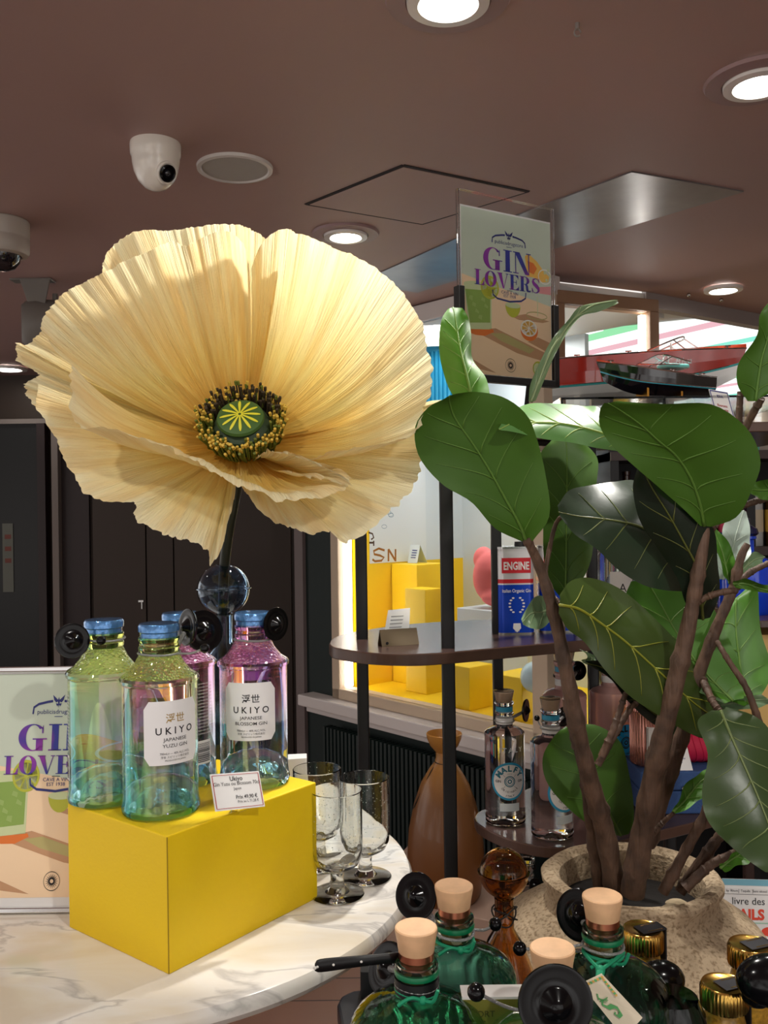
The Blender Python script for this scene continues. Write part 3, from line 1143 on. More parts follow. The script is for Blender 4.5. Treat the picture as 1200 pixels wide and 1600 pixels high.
# ================================================================ MARBLE TABLE
TZ = CAMZ - .495
M['marble'] = mat('white_marble', S(228, 222, 214), 0.12, coat=.3)
nt = M['marble'].node_tree
b = nt.nodes['Principled BSDF']
tc = N(M['marble'], 'ShaderNodeTexCoord')
mp = N(M['marble'], 'ShaderNodeMapping')
mp.inputs['Scale'].default_value = (1, 3.2, 1)
mp.inputs['Rotation'].default_value = (0, 0, .25)
L(M['marble'], tc.outputs['Object'], mp.inputs['Vector'])
nz = N(M['marble'], 'ShaderNodeTexNoise')
nz.inputs['Scale'].default_value = 3.2
nz.inputs['Detail'].default_value = 7
nz.inputs['Distortion'].default_value = .9
L(M['marble'], mp.outputs[0], nz.inputs['Vector'])
sb = N(M['marble'], 'ShaderNodeMath')
sb.operation = 'SUBTRACT'
sb.inputs[1].default_value = .5
L(M['marble'], nz.outputs['Fac'], sb.inputs[0])
ab = N(M['marble'], 'ShaderNodeMath')
ab.operation = 'ABSOLUTE'
L(M['marble'], sb.outputs[0], ab.inputs[0])
rp = N(M['marble'], 'ShaderNodeValToRGB')
rp.color_ramp.elements[0].position = 0.0
rp.color_ramp.elements[0].color = S(196, 191, 186)
rp.color_ramp.elements[1].position = .022
rp.color_ramp.elements[1].color = S(232, 227, 220)
e = rp.color_ramp.elements.new(.16)
e.color = S(222, 210, 190)
L(M['marble'], ab.outputs[0], rp.inputs['Fac'])
L(M['marble'], rp.outputs['Color'], b.inputs['Base Color'])

TC = Vector((-.345, 1.243, 0))
TR = .378
tb = thing('marble_table', 'round white marble table carrying the yellow box and goblets', 'table', (TC.x, TC.y, 0))
m_ = MB()
m_.lathe([(.0001, TZ), (TR - .012, TZ), (TR - .004, TZ - .003), (TR, TZ - .010), (TR, TZ - .018), (TR - .006, TZ - .026), (TR - .02, TZ - .030), (.0001, TZ - .030)], 128)
m_.build('tabletop', M['marble'], tb)
m_ = MB()
m_.lathe([(.0001, TZ - .03), (.05, TZ - .03), (.03, TZ - .08), (.028, .10), (.04, .04), (.22, .02), (.225, 0), (.0001, 0)], 48)
m_.build('pedestal', M['blackm'], tb)

# ---------------------------------------------------------------- yellow box
BZ = CAMZ - .346
fr_ = PZ(261, 1307, BZ)
lf_ = PZ(73, 1265, BZ)
rt_ = PZ(494, 1222, BZ)
e1 = (rt_ - fr_)
l1 = e1.length
e1.normalize()
e2 = Vector((-e1.y, e1.x, 0))
l2 = (lf_ - fr_).dot(e2)
box = thing('yellow_box', 'plain yellow cloth covered box carrying the iridescent gin bottles', 'box', (fr_.x, fr_.y, TZ))
m_ = MB()
TBX = Matrix(((e1.x, e2.x, 0, fr_.x), (e1.y, e2.y, 0, fr_.y), (0, 0, 1, TZ), (0, 0, 0, 1)))
m_.box((0, 0, 0), (l1, l2, BZ - TZ), 0, TBX)
yb = mat('yellow_cloth_cover', S(242, 204, 8), .5, bump=.12, bscale=260)
m_.build('box_body', yb, box, smooth=False, world=True, bevel=.0015)
m_ = MB()
m_.box((-.0004, -.0004, .001), (.0004, .0004, BZ - TZ - .001), 0, TBX)
m_.build('corner_seam', mat('worn_seam', S(150, 116, 10), .7), box, smooth=False, world=True)

# ---------------------------------------------------------------- iridescent gin bottles
def gin_glass(name, stops):
    m = mat(name, (1, 1, 1, 1), .0, trans=1.0, ior=1.33)
    ramp_z(m, stops, 0, .20)
    bb = m.node_tree.nodes['Principled BSDF']
    bb.inputs['Thin Film Thickness'].default_value = 420
    bb.inputs['Thin Film IOR'].default_value = 1.7
    bb.inputs['Coat Weight'].default_value = .2
    bb.inputs['Coat Roughness'].default_value = .02
    return m


def gin_facet(name, col, vs_=230, st_=1.0):
    m = mat(name, col, .03, trans=.85, ior=1.45, coat=.6)
    vo = N(m, 'ShaderNodeTexVoronoi')
    vo.inputs['Scale'].default_value = vs_
    tc = N(m, 'ShaderNodeTexCoord')
    L(m, tc.outputs['Object'], vo.inputs['Vector'])
    bp = N(m, 'ShaderNodeBump')
    bp.inputs['Strength'].default_value = st_
    bp.inputs['Distance'].default_value = .0022
    L(m, vo.outputs['Distance'], bp.inputs['Height'])
    L(m, bp.outputs[0], m.node_tree.nodes['Principled BSDF'].inputs['Normal'])
    return m


PUNT = gin_facet('aqua_dimpled_punt', (.50, .88, .92, 1), 90, .45)
GG = gin_glass('yuzu_glass', [(0, (.48, .90, .93, 1)), (.35, (.74, .96, .96, 1)), (.70, (.88, .97, .60, 1)), (1, (.84, .94, .20, 1))])
GGF = gin_facet('yuzu_faceted_shoulder', (.74, .88, .18, 1))
GP = gin_glass('blossom_glass', [(0, (.74, .90, .99, 1)), (.30, (.82, .90, .99, 1)), (.62, (.95, .68, .90, 1)), (1, (.93, .30, .66, 1))])
GPF = gin_facet('blossom_faceted_shoulder', (.86, .26, .60, 1))
CAPM = mat('blue_pearl_stopper', S(92, 146, 205), .16, metal=.6, coat=.8, bump=.5, bscale=220)
LABM = mat('white_bottle_label', S(236, 234, 234), .45)


def gin_bottle(px, pyb, label, glass, facet, words, lab_ang, show=True, pos=None):
    c = PZ(px, pyb, BZ) if pos is None else pos
    t = thing('gin_bottle', label, 'bottle', (c.x, c.y, BZ), 0, 'iridescent gin bottles on the yellow box')
    m_ = MB()
    m_.lathe([(.0001, .046), (.012, .0445), (.024, .037), (.032, .024), (.037, .008)], 64, 1)
    m_.lathe([(.037, .008), (.040, .001), (.0445, .003), (.0455, .008), (.044, .014), (.0432, .022), (.0432, .149), (.0438, .1515), (.0455, .1525), (.0458, .156), (.0440, .159)], 64)
    m_.lathe([(.0222, .186), (.0235, .188), (.0238, .192), (.0224, .194), (.0224, .198), (.0236, .200), (.0236, .204), (.0001, .204)], 48)
    bdy = m_.build('body', [glass, PUNT], t)
    m_ = MB()
    m_.lathe([(.0440, .159), (.036, .164), (.028, .174), (.0232, .184), (.0222, .186)], 56)
    m_.build('shoulder', facet, t)
    m_ = MB()
    m_.lathe([(.0001, .2018), (.0215, .202), (.0218, .209), (.0236, .2105), (.0238, .217), (.0222, .2195), (.0001, .2205)], 40)
    m_.build('stopper', CAPM, t)
    if show:
        m_ = MB()
        fn = cyl_map((0, 0, 0), .0438, lab_ang)
        W_, H_ = .0365 * 2 * .93, .072
        x0, x1, y0, y1 = -W_ / 2, W_ / 2, .064, .064 + H_
        cut = .006
        n = 16
        rows = []
        for j in range(9):
            v = y0 + (y1 - y0) * j / 8
            ins = cut if j in (0, 8) else 0
            rows.append([fn((x0 + ins) + (x1 - x0 - 2 * ins) * i / n, v) for i in range(n + 1)])
        m_.grid(rows, 0)
        f2 = cyl_map((0, 0, 0), .0441, lab_ang)
        yy = y1
        text(m_, '浮世', .002, yy - .024, .0115, f2, 1 if words[1] != 'YUZU GIN' else 2, .008)
        text(m_, 'U K I Y O', .002, yy - .0375, .0112, f2, 1, .012)
        text(m_, words[0], .002, yy - .0455, .0056, f2, 1, .004, 1.15)
        text(m_, words[1], .002, yy - .0525, .0056, f2, 1, .004, 1.15)
        text(m_, '700mL℮ — 40% ALC./VOL.', .002, yy - .0605, .0036, f2, 1, 0, .9)
        text(m_, '浮世 スピリッツ株式会社', .002, yy - .0645, .0031, f2, 1)
        text(m_, 'PRODUCED IN JAPAN', .002, yy - .0680, .0026, f2, 1)
        o = m_.build('label', [LABM, M['ink'], mat('gold_lettering', S(170, 140, 80), .4)], bdy)
    return t


AF = -PI / 2
g1 = gin_bottle(252, 1266, 'front yuzu gin bottle, yellow green fading to aqua, facing the viewer', GG, GGF, ('JAPANESE', 'YUZU GIN'), AF + .60)
g2 = gin_bottle(166, 1248, 'yellow green gin bottle at the left corner, label turned away', GG, GGF, ('JAPANESE', 'YUZU GIN'), AF + 1.55)
g3 = gin_bottle(398, 1222, 'pink blossom gin bottle with white label at the right end', GP, GPF, ('JAPANESE', 'BLOSSOM GIN'), AF + .02)
g4 = gin_bottle(285, 1221, 'pink gin bottle half hidden behind the yuzu bottle', GP, GPF, ('JAPANESE', 'BLOSSOM GIN'), AF + PI, show=False)
# back label with barcode and small print on the two turned bottles
for t, ang in ((g4, AF + .9), (g2, AF - 1.2)):
    m_ = MB()
    fn = cyl_map((0, 0, 0), .0438, ang)
    f2 = cyl_map((0, 0, 0), .0441, ang)
    m_.grid([[fn(-.012 + .024 * i / 6, .03 + .03 * j / 2) for i in range(7)] for j in range(3)], 0)
    random.seed(5)
    y = .033
    while y < .057:
        h = random.choice((.0004, .0008, .0012))
        m_.grid([[f2(-.010 + .020 * i / 5, y + h * j) for i in range(6)] for j in range(2)], 1)
        y += h + random.choice((.0005, .0009))
    for k in range(16):
        text(m_, 'UKIYO JAPANESE GIN 700mL', 0, .068 + k * .0042, .0024, f2, 0)
    m_.build('back_label', [LABM, M['ink']], t)


# ---------------------------------------------------------------- security tags
def bottle_tag(label, disc, nrm, r, neck, nr, knob, kr=.006, cable=.0013, group='black security tags on the bottles'):
    """disc centre, its facing direction, radius; neck ring centre + radius; end knob"""
    disc, neck, knob = Vector(disc), Vector(neck), Vector(knob)
    nrm = Vector(nrm).normalized()
    t = tag(thing('security_tag', '', 'x', tuple(disc)), label, 'security tag', group)
    T_ = nrm.to_track_quat('Z', 'Y').to_matrix().to_4x4()
    m_ = MB()
    m_.lathe([(.0001, -r * .30), (r * .5, -r * .28), (r * .92, -r * .12), (r, 0), (r * .985, r * .06), (r * .90, r * .075), (r * .70, r * .045), (r * .46, r * .05), (r * .40, r * .09), (r * .20, r * .32), (r * .10, r * .37), (.0001, r * .38)], 48, 0, T_)
    m_.build('disc', M['black'], t)
    m_ = MB()
    pts = []
    for k in range(25):
        a = 2 * PI * k / 24
        pts.append(neck + Vector((nr * math.cos(a), nr * math.sin(a), .0006 * math.sin(a * 2))))
    m_.tube(pts, cable, 8)
    d0 = (knob - neck)
    d0.z = 0
    s0_ = neck + d0.normalized() * nr
    mid = (s0_ + knob) / 2 + Vector((0, 0, -.003))
    m_.tube(crom([s0_, mid, knob], 10), cable, 8)
    d1 = (disc - neck)
    d1.z = 0
    s1 = neck + d1.normalized() * nr
    m_.tube(crom([s1, (s1 + disc) / 2, disc], 8), cable * 2.2, 8)
    m_.build('cable', CABLE, t, world=True)
    m_ = MB()
    m_.ball(knob, kr, 0, 20)
    m_.build('knob', M['black'], t, world=True)
    return t


CABLE = mat('braided_steel_cable', S(165, 165, 165), .35, metal=.7, bump=.8, bscale=900)
SD = CAM


def neck_of(t, z):
    return Vector((t.location.x, t.location.y, BZ + z))


bottle_tag('black disc security tag on the left yellow green bottle', P(113, 1001, 1.055), (.55, -.85, .15), .0205, neck_of(g2, .196), .0245, P(158, 1001, 1.05), .0055)
bottle_tag('black disc security tag behind the stopper of the front yuzu bottle', P(293, 980, 1.085), (-.75, -.6, .1), .0225, neck_of(g1, .185), .0240, P(320, 1013, 1.03), .0055)
bottle_tag('black disc security tag behind the half hidden pink bottle neck', P(318, 986, 1.13), (.6, -.75, .2), .0265, neck_of(g4, .196), .0245, P(300, 1000, 1.12), .0055)
bottle_tag('black disc security tag right of the pink blossom bottle', P(431, 975, 1.15), (.75, -.62, .0), .0215, neck_of(g3, .185), .0240, P(395, 1000, 1.20), .0055)

# price card at the box edge
m_ = MB()
bl, br, tl = P(337, 1268, 1.010), P(414, 1260, 1.056), P(328, 1210, 1.024)
tr_ = br + tl - bl
uxx = (br - bl)
uyy = (tl - bl)
fnC = lambda x, y, k=0.0: bl + uxx * x + uyy * y - (uxx.cross(uyy)).normalized() * (-k)
nC = uxx.cross(uyy).normalized()
if nC.y > 0:
    nC = -nC
fC = lambda k: (lambda x, y: bl + uxx * x + uyy * y + nC * k)
pc = thing('price_card', 'small white price card with thin dark red border before the bottles', 'price card', tuple(bl))
m_.add([bl, br, tr_, tl, bl - nC * .0012, br - nC * .0012, tr_ - nC * .0012, tl - nC * .0012], [(0, 1, 2, 3), (7, 6, 5, 4), (0, 4, 5, 1), (1, 5, 6, 2), (2, 6, 7, 3), (3, 7, 4, 0)], 0)
f1_ = fC(.0003)
for a_ in (((.03, .05), (.97, .05)), ((.97, .05), (.97, .95)), ((.97, .95), (.03, .95)), ((.03, .95), (.03, .05))):
    strip(m_, a_, .014, f1_, 2)
asp = uxx.length / uyy.length
f2_ = lambda x, y: f1_(x, y * asp)
text(m_, 'Ukiyo', .5, .78 / asp, .11, f2_, 1, .01)
text(m_, 'Gin Yuzu ou Blossom 70cl', .5, .66 / asp, .088, f2_, 1)
text(m_, 'Japon', .5, .53 / asp, .07, f2_, 1)
text(m_, 'Prix 49,90 €', .66, .28 / asp, .088, f2_, 1, .012)
text(m_, 'Prix au L 71,28 €', .68, .17 / asp, .062, f2_, 1)
m_.build('card', [M['paper'], M['ink'], M['inkred']], pc, smooth=False, world=True)
m_ = MB()
mid = (bl + br) / 2 - nC * .0012
m_.add([mid - uxx * .18, mid + uxx * .18, mid + uyy * .7, mid - nC * .02 - uxx * .02 + Vector((0, 0, BZ + .0005 - mid.z)), mid - nC * .02 + uxx * .02 + Vector((0, 0, BZ + .0005 - mid.z))], [(0, 2, 3), (2, 1, 4), (2, 4, 3)])
m_.build('card_stand', M['acryl'], pc, smooth=False, world=True, solid=.0008)

# ---------------------------------------------------------------- poster frame on the table
pb = P(-45, 1420, 1.118)
pbr = P(192, 1417, 1.118)
ux_ = (pbr - pb)
ux_.z = 0
wP = ux_.length
ux_.normalize()
tilt = math.radians(9)
back = Vector((-ux_.y, ux_.x, 0))
uy_ = Vector((0, 0, math.cos(tilt))) + back * math.sin(tilt)
hP = .303
o0 = Vector((pb.x, pb.y, TZ + .001))
nP = ux_.cross(uy_).normalized()
if nP.y > 0:
    nP = -nP
pf = thing('framed_poster', 'chrome framed gin poster leaning on the marble table, left edge', 'poster', tuple(o0))
PF = lambda x, y, k: o0 + ux_ * x + uy_ * y + nP * k
TP = Matrix(((ux_.x, uy_.x, nP.x, o0.x), (ux_.y, uy_.y, nP.y, o0.y), (ux_.z, uy_.z, nP.z, o0.z), (0, 0, 0, 1)))
m_ = MB()
fwid = .007
m_.box((0, 0, -.006), (wP, fwid, .004), 0, TP)
m_.box((0, hP - fwid, -.006), (wP, hP, .004), 0, TP)
m_.box((0, 0, -.006), (fwid, hP, .004), 0, TP)
m_.box((wP - fwid, 0, -.006), (wP, hP, .004), 0, TP)
m_.build('frame', M['chrome'], pf, smooth=False, world=True, bevel=.0015)
m_ = MB()
m_.box((.004, .004, -.008), (wP - .004, hP - .004, -.002), 0, TP)
m_.build('backing', M['paper'], pf, smooth=False, world=True)
m_ = MB()
mg = .0075
poster_art(m_, wP - 2 * mg, hP - 2 * mg - .012, lambda x, y, k: PF(x + mg, y + mg + .010, k - .0018))
m_.build('print', poster_mats('table'), pf, smooth=False, world=True)
m_ = MB()
m_.add([PF(wP / 2 - .03, hP * .7, -.008), PF(wP / 2 + .03, hP * .7, -.008), Vector((0, 0, 0)), Vector((0, 0, 0))], [], 0)
m_.v[2] = o0 + ux_ * (wP / 2 + .03) + back * .11
m_.v[3] = o0 + ux_ * (wP / 2 - .03) + back * .11
m_.f.append((0, 1, 2, 3))
m_.m.append(0)
m_.build('easel_leg', M['blackm'], pf, smooth=False, world=True, solid=.002)

# ---------------------------------------------------------------- goblets
def goblet(px, pyb, label, k=1.0):
    c = PZ(px, pyb, TZ)
    t = tag(thing('goblet', '', 'x', (c.x, c.y, TZ)), label, 'glass', 'bubbled glass goblets on the marble table')
    m_ = MB()
    r = .0335 * k
    h = .1365 * k
    w_ = .0016
    pr = [(.0001, .0015), (.034, .0010), (.0352, .002), (.033, .0032), (.016, .0050), (.010, .011), (.0085, .022), (.0095, .030), (.018, .035), (.028, .041), (.0328, .051), (.0336, .064), (.0338, h - .001), (.0330, h)]
    inn = [(.0328, h - .001), (.0325, .065), (.0312, .053), (.026, .0445), (.014, .0395), (.0001, .0385)]
    m_.lathe([(a * k, z * (k if z < h * .9 else 1)) for a, z in pr + inn], 56)
    m_.build('goblet_glass', M['glassgreen'], t)
    m_ = MB()
    random.seed(int(px))
    for _ in range(170):
        a = random.random() * 2 * PI
        z = (.042 + random.random() * .09) * k
        rr = (.0329 * k) if z > .06 * k else (.0329 - (.06 - z) * .45) * k
        m_.ball((rr * math.cos(a), rr * math.sin(a), z), random.uniform(.0003, .0008), 0, 6)
    ob = m_.build('bubbles', mat('air_bubbles', S(235, 240, 235), .2), t)
    ob['kind'] = 'stuff'
    return t


goblet(571, 1371, 'tall clear glass goblet standing at the right of the group')
goblet(527, 1398, 'front clear glass goblet beside the corner of the yellow box')
goblet(497, 1352, 'clear glass goblet farthest back, mostly behind the yellow box')
m_ = MB()
c = PZ(455, 1325, TZ)
m_.prism([(c.x - .02, c.y + .02), (c.x + .022, c.y + .03), (c.x + .02, c.y + .055), (c.x - .02, c.y + .05)], TZ, TZ + .125)
tag(m_.build('white_carton', M['paper'], smooth=False, bevel=.001), 'small plain white carton half hidden behind the yellow box', 'box')

# ---------------------------------------------------------------- ball vase, blue and amber
def ball_vase(c, zb, zball, r, m, label, body=.052):
    """glass bottle vase whose open ball sits on a narrow neck"""
    t = thing('ball_vase', label, 'vase', (c.x, c.y, zb))
    h = zball - zb
    m_ = MB()
    hb = h - r - .040
    m_.lathe([(.0001, .004), (body * .9, .002), (body, .010), (body, hb * .62), (body * .86, hb * .80), (body * .52, hb * .94), (.0125, hb), (.0125, hb + .036), (.013, hb + .040),
              (.0105, hb + .040), (.0100, hb - .001), (body * .5, hb * .91), (body * .82, hb * .78), (body * .95, hb * .6), (body * .95, .014), (.0001, .012)], 56)
    m_.build('body', m, t)
    m_ = MB()
    pr = []
    for k in range(1, 15):
        a = PI - PI * k / 15 * .5 - .0
        pr.append((r * math.sin(a), h + r * math.cos(a)))
    pr = [(.0125, h - r * .94)] + pr[1:]
    lo = [(q0, q1) for q0, q1 in pr if q1 <= h] + [(r, h), (r * 1.07, h + .001), (r * 1.07, h + .0025), (r, h + .003)]
    up = [(r * math.cos(a * PI / 180), h + r * math.sin(a * PI / 180)) for a in range(8, 78, 6)]
    outer = lo + up
    inner = [((r - .002) * math.cos(a * PI / 180), h + (r - .002) * math.sin(a * PI / 180)) for a in range(74, -72, -7)]
    m_.lathe(outer + inner + [(.0105, h - r * .93)], 56, close=True)
    m_.build('ball', m, t)
    return t


bm = mat('smoky_blue_glass', (.42, .56, .72, 1), .01, trans=1.0, ior=1.45)
vb = PZ(345, 1330, TZ)
VB = P(349, 921, 1.33)
ball_vase(Vector((VB.x, VB.y, 0)), TZ, VB.z, .0385, bm, 'smoky blue glass vase with a ball top holding the giant poppy')

# ================================================================ GIANT PAPER POPPY
FB = P(372, 690, 1.22)
FN = Vector((0, -.80, .60)).normalized()
FX = Vector((1, 0, 0))
FU = FN.cross(FX).normalized()
if FU.z < 0:
    FU = -FU
K = 1.22 / 1.08
pop = thing('paper_poppy', 'giant cream yellow paper poppy with a green seed head', 'flower', tuple(FB))

PM = bpy.data.materials.new('cream_crepe_paper')
PM.use_nodes = True
nt = PM.node_tree
nt.nodes.clear()
out = nt.nodes.new('ShaderNodeOutputMaterial')
df = nt.nodes.new('ShaderNodeBsdfDiffuse')
tl_ = nt.nodes.new('ShaderNodeBsdfTranslucent')
mx = nt.nodes.new('ShaderNodeMixShader')
mx.inputs[0].default_value = .42
uvn = nt.nodes.new('ShaderNodeUVMap')
sx_ = nt.nodes.new('ShaderNodeSeparateXYZ')
L(PM, uvn.outputs[0], sx_.inputs[0])
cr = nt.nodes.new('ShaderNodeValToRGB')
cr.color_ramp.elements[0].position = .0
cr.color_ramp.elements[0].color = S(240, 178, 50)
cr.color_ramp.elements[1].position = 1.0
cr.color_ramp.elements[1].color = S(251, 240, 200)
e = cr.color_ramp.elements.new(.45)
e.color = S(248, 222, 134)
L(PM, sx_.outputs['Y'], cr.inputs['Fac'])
mpn = nt.nodes.new('ShaderNodeMapping')
mpn.inputs['Scale'].default_value = (210, 3.2, 1)
L(PM, uvn.outputs[0], mpn.inputs['Vector'])
n1 = nt.nodes.new('ShaderNodeTexNoise')
n1.inputs['Scale'].default_value = 1.0
n1.inputs['Detail'].default_value = 3
n1.inputs['Distortion'].default_value = .3
L(PM, mpn.outputs[0], n1.inputs['Vector'])
mpn2 = nt.nodes.new('ShaderNodeMapping')
mpn2.inputs['Scale'].default_value = (22, 1.4, 1)
L(PM, uvn.outputs[0], mpn2.inputs['Vector'])
n2 = nt.nodes.new('ShaderNodeTexNoise')
n2.inputs['Scale'].default_value = 1.0
n2.inputs['Detail'].default_value = 2
L(PM, mpn2.outputs[0], n2.inputs['Vector'])
mixc = nt.nodes.new('ShaderNodeMix')
mixc.data_type = 'RGBA'
mixc.blend_type = 'MULTIPLY'
mixc.inputs['Factor'].default_value = .38
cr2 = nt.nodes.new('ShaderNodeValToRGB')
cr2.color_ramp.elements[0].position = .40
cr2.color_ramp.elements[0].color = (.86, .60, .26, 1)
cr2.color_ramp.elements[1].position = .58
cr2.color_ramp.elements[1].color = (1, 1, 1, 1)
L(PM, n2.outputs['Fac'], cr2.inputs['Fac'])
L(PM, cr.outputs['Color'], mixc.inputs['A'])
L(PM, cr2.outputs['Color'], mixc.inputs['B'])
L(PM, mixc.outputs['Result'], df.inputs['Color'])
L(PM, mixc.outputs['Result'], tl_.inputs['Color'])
bp = nt.nodes.new('ShaderNodeBump')
bp.inputs['Strength'].default_value = 1.0
bp.inputs['Distance'].default_value = .0034
L(PM, n1.outputs['Fac'], bp.inputs['Height'])
L(PM, bp.outputs[0], df.inputs['Normal'])
L(PM, bp.outputs[0], tl_.inputs['Normal'])
L(PM, df.outputs[0], mx.inputs[1])
L(PM, tl_.outputs[0], mx.inputs[2])
L(PM, mx.outputs[0], out.inputs['Surface'])


def petal(rim, p=1.8, q=.9, seed=0, nu=200, nv=44, ruff=.0035, base_r=.020, pleat=.0013, v0=0.0, sag=0.0, curl=0.0):
    """rim: list of (px, py, h) - h is the height of that rim point above the flower's base along its axis.
    Each petal is a cupped sheet running from the base to the rim."""
    pts = []
    for a in rim:
        px, py, h = a[:3]
        pts.append(PPL(px, py, FB + FN * h, FN))
    rc = crom(pts, nu)
    rows = []
    B = []
    for i, r in enumerate(rc):
        d = r - FB
        a = d.dot(FN)
        e = d - FN * a
        B.append((a, e))
    for j in range(nv + 1):
        v = j / nv
        t = v0 + (1 - v0) * v
        row = []
        for i in range(nu):
            a, e = B[i]
            u = i / (nu - 1)
            el = e.length
            ed = e.normalized()
            pos = FB + ed * base_r + FN * (a * t ** p) + ed * ((el - base_r) * t ** q)
            tang = FN.cross(ed)
            nrm = (FN * (1.0 - .5 * t) - ed * t).normalized()
            w1 = noise.noise(Vector((u * 30 + seed * 7.3, t * 1.3, seed)))
            w2 = noise.noise(Vector((u * 85 + seed * 3.1, t * 1.6, seed + 4)))
            w3 = noise.noise(Vector((u * 9 + seed, t * 2.0, seed + 9)))
            amp = pleat * (t ** .6) * (.6 + .9 * t)
            pos += nrm * (w1 * amp * 2.0 + w2 * amp * .8 + w3 * .012 * t * (1 - .3 * t))
            if t > .80:
                k = (t - .80) / .20
                w4 = noise.noise(Vector((u * 46 + seed * 2.2, .5, seed + 13)))
                pos += nrm * (w4 * ruff * k * k)
                w5 = noise.noise(Vector((u * 120 + seed * 5, 1.5, seed)))
                pos += ed * (w5 * .0028 * k * k)
            if curl and t > .86:
                k = (t - .86) / .14
                cu = curl * math.sin(PI * min(1, max(0, (u - .12) / .88))) ** .6
                pos += (ed * .55 - FN * .9) * cu * k * k
            row.append(pos)
        rows.append(row)
    m_ = MB()
    m_.grid(rows, 0, uv=True)
    return m_.build('petal', PM, pop, world=True, ang=180)


H = .135
# back layer (outermost, behind)
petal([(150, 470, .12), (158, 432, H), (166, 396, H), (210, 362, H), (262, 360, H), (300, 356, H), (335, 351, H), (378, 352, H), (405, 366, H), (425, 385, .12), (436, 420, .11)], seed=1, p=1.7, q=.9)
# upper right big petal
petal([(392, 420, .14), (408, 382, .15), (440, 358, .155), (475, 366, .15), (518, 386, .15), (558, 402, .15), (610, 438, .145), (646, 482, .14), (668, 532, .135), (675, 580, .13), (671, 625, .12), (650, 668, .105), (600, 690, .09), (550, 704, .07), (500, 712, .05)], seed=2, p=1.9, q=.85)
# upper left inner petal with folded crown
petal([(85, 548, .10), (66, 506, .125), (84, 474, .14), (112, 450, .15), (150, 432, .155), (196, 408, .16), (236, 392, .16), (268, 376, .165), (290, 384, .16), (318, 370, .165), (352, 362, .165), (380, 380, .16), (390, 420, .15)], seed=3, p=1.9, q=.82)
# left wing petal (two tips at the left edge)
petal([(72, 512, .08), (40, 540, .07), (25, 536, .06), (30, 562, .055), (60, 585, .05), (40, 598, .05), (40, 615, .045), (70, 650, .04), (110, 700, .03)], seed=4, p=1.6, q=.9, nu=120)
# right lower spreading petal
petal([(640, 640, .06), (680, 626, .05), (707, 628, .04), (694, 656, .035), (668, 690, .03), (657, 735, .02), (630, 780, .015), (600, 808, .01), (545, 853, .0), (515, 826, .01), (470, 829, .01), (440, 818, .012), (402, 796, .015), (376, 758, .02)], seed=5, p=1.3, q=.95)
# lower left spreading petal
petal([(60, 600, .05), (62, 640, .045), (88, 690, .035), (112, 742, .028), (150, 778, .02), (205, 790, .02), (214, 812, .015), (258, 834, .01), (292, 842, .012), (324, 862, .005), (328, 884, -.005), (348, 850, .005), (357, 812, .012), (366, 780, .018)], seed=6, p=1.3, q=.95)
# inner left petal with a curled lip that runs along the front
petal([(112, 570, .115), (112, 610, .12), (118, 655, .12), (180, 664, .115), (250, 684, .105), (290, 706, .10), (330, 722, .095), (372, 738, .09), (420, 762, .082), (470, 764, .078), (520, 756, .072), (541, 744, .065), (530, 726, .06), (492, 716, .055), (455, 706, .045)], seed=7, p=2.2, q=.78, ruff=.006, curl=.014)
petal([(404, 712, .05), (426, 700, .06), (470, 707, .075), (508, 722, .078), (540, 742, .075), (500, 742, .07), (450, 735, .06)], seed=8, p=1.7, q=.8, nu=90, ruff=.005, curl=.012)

# seed head
sg_ = mat('seed_head_green', S(62, 92, 38), .55)
sgd = mat('seed_head_dark_green', S(44, 62, 34), .6)
sy = mat('stigma_yellow', S(214, 206, 52), .5)
TFl = Matrix(((FX.x, FU.x, FN.x, 0), (FX.y, FU.y, FN.y, 0), (FX.z, FU.z, FN.z, 0), (0, 0, 0, 1)))
sh = MB()
sh.lathe([(.0001, .002), (.018, .004), (.034, .014), (.040, .028), (.036, .040), (.024, .048), (.0001, .048)], 48, 0, TFl)
sh.lathe([(.024, .046), (.0305, .0475), (.0315, .050, 1), (.030, .0535), (.020, .0565), (.0001, .058)], 96, 1, TFl)
for k in range(12):
    a = 2 * PI * k / 12 + .1
    ca, sa = math.cos(a), math.sin(a)
    pr, wd = [], []
    for i in range(7):
        r_ = .002 + .0245 * i / 6
        pr.append((r_ * ca, r_ * sa))
        wd.append([.0015, .0022, .0028, .0034, .0038, .0036, .0016][i])
    strip(sh, pr, wd, lambda x, y: TFl @ Vector((x, y, .0590 - (x * x + y * y) * 5.2)), 2)
sh_o = sh.build('seed_head', [sgd, sg_, sy], pop)
# lift the head so that it sits as in the flower's cup
sh_o.location = FN * .002 + FU * -.006 + FX * .011
# stamens: a ring of thin filaments with pale tips
fil = mat('filament_green', S(96, 104, 30), .6)
tip = mat('anther_ochre', S(204, 168, 64), .6)
fild = mat('filament_dark', S(58, 46, 26), .7)
random.seed(11)


def stamen(mb_, a, rr, h, lean):
    d = Vector((math.cos(a), math.sin(a), 0))
    b0 = d * (rr * .72) + Vector((0, 0, .004))
    k = d * (rr * .95) + Vector((0, 0, h * .55))
    t1 = d * (rr + lean) + Vector((0, 0, h))
    pts = [TFl @ (p_ + Vector((.010, 0, 0))) for p_ in (b0, k, t1)]
    up = math.sin(a) > .2
    mb_.tube(pts, .00125, 5, 2 if up and random.random() < .75 else 0)
    dd = (pts[2] - pts[1]).normalized()
    mb_.tube([pts[2] - dd * .001, pts[2] + dd * .0045], .0021, 5, 2 if up and random.random() < .6 else (1 if random.random() < .75 else 0))


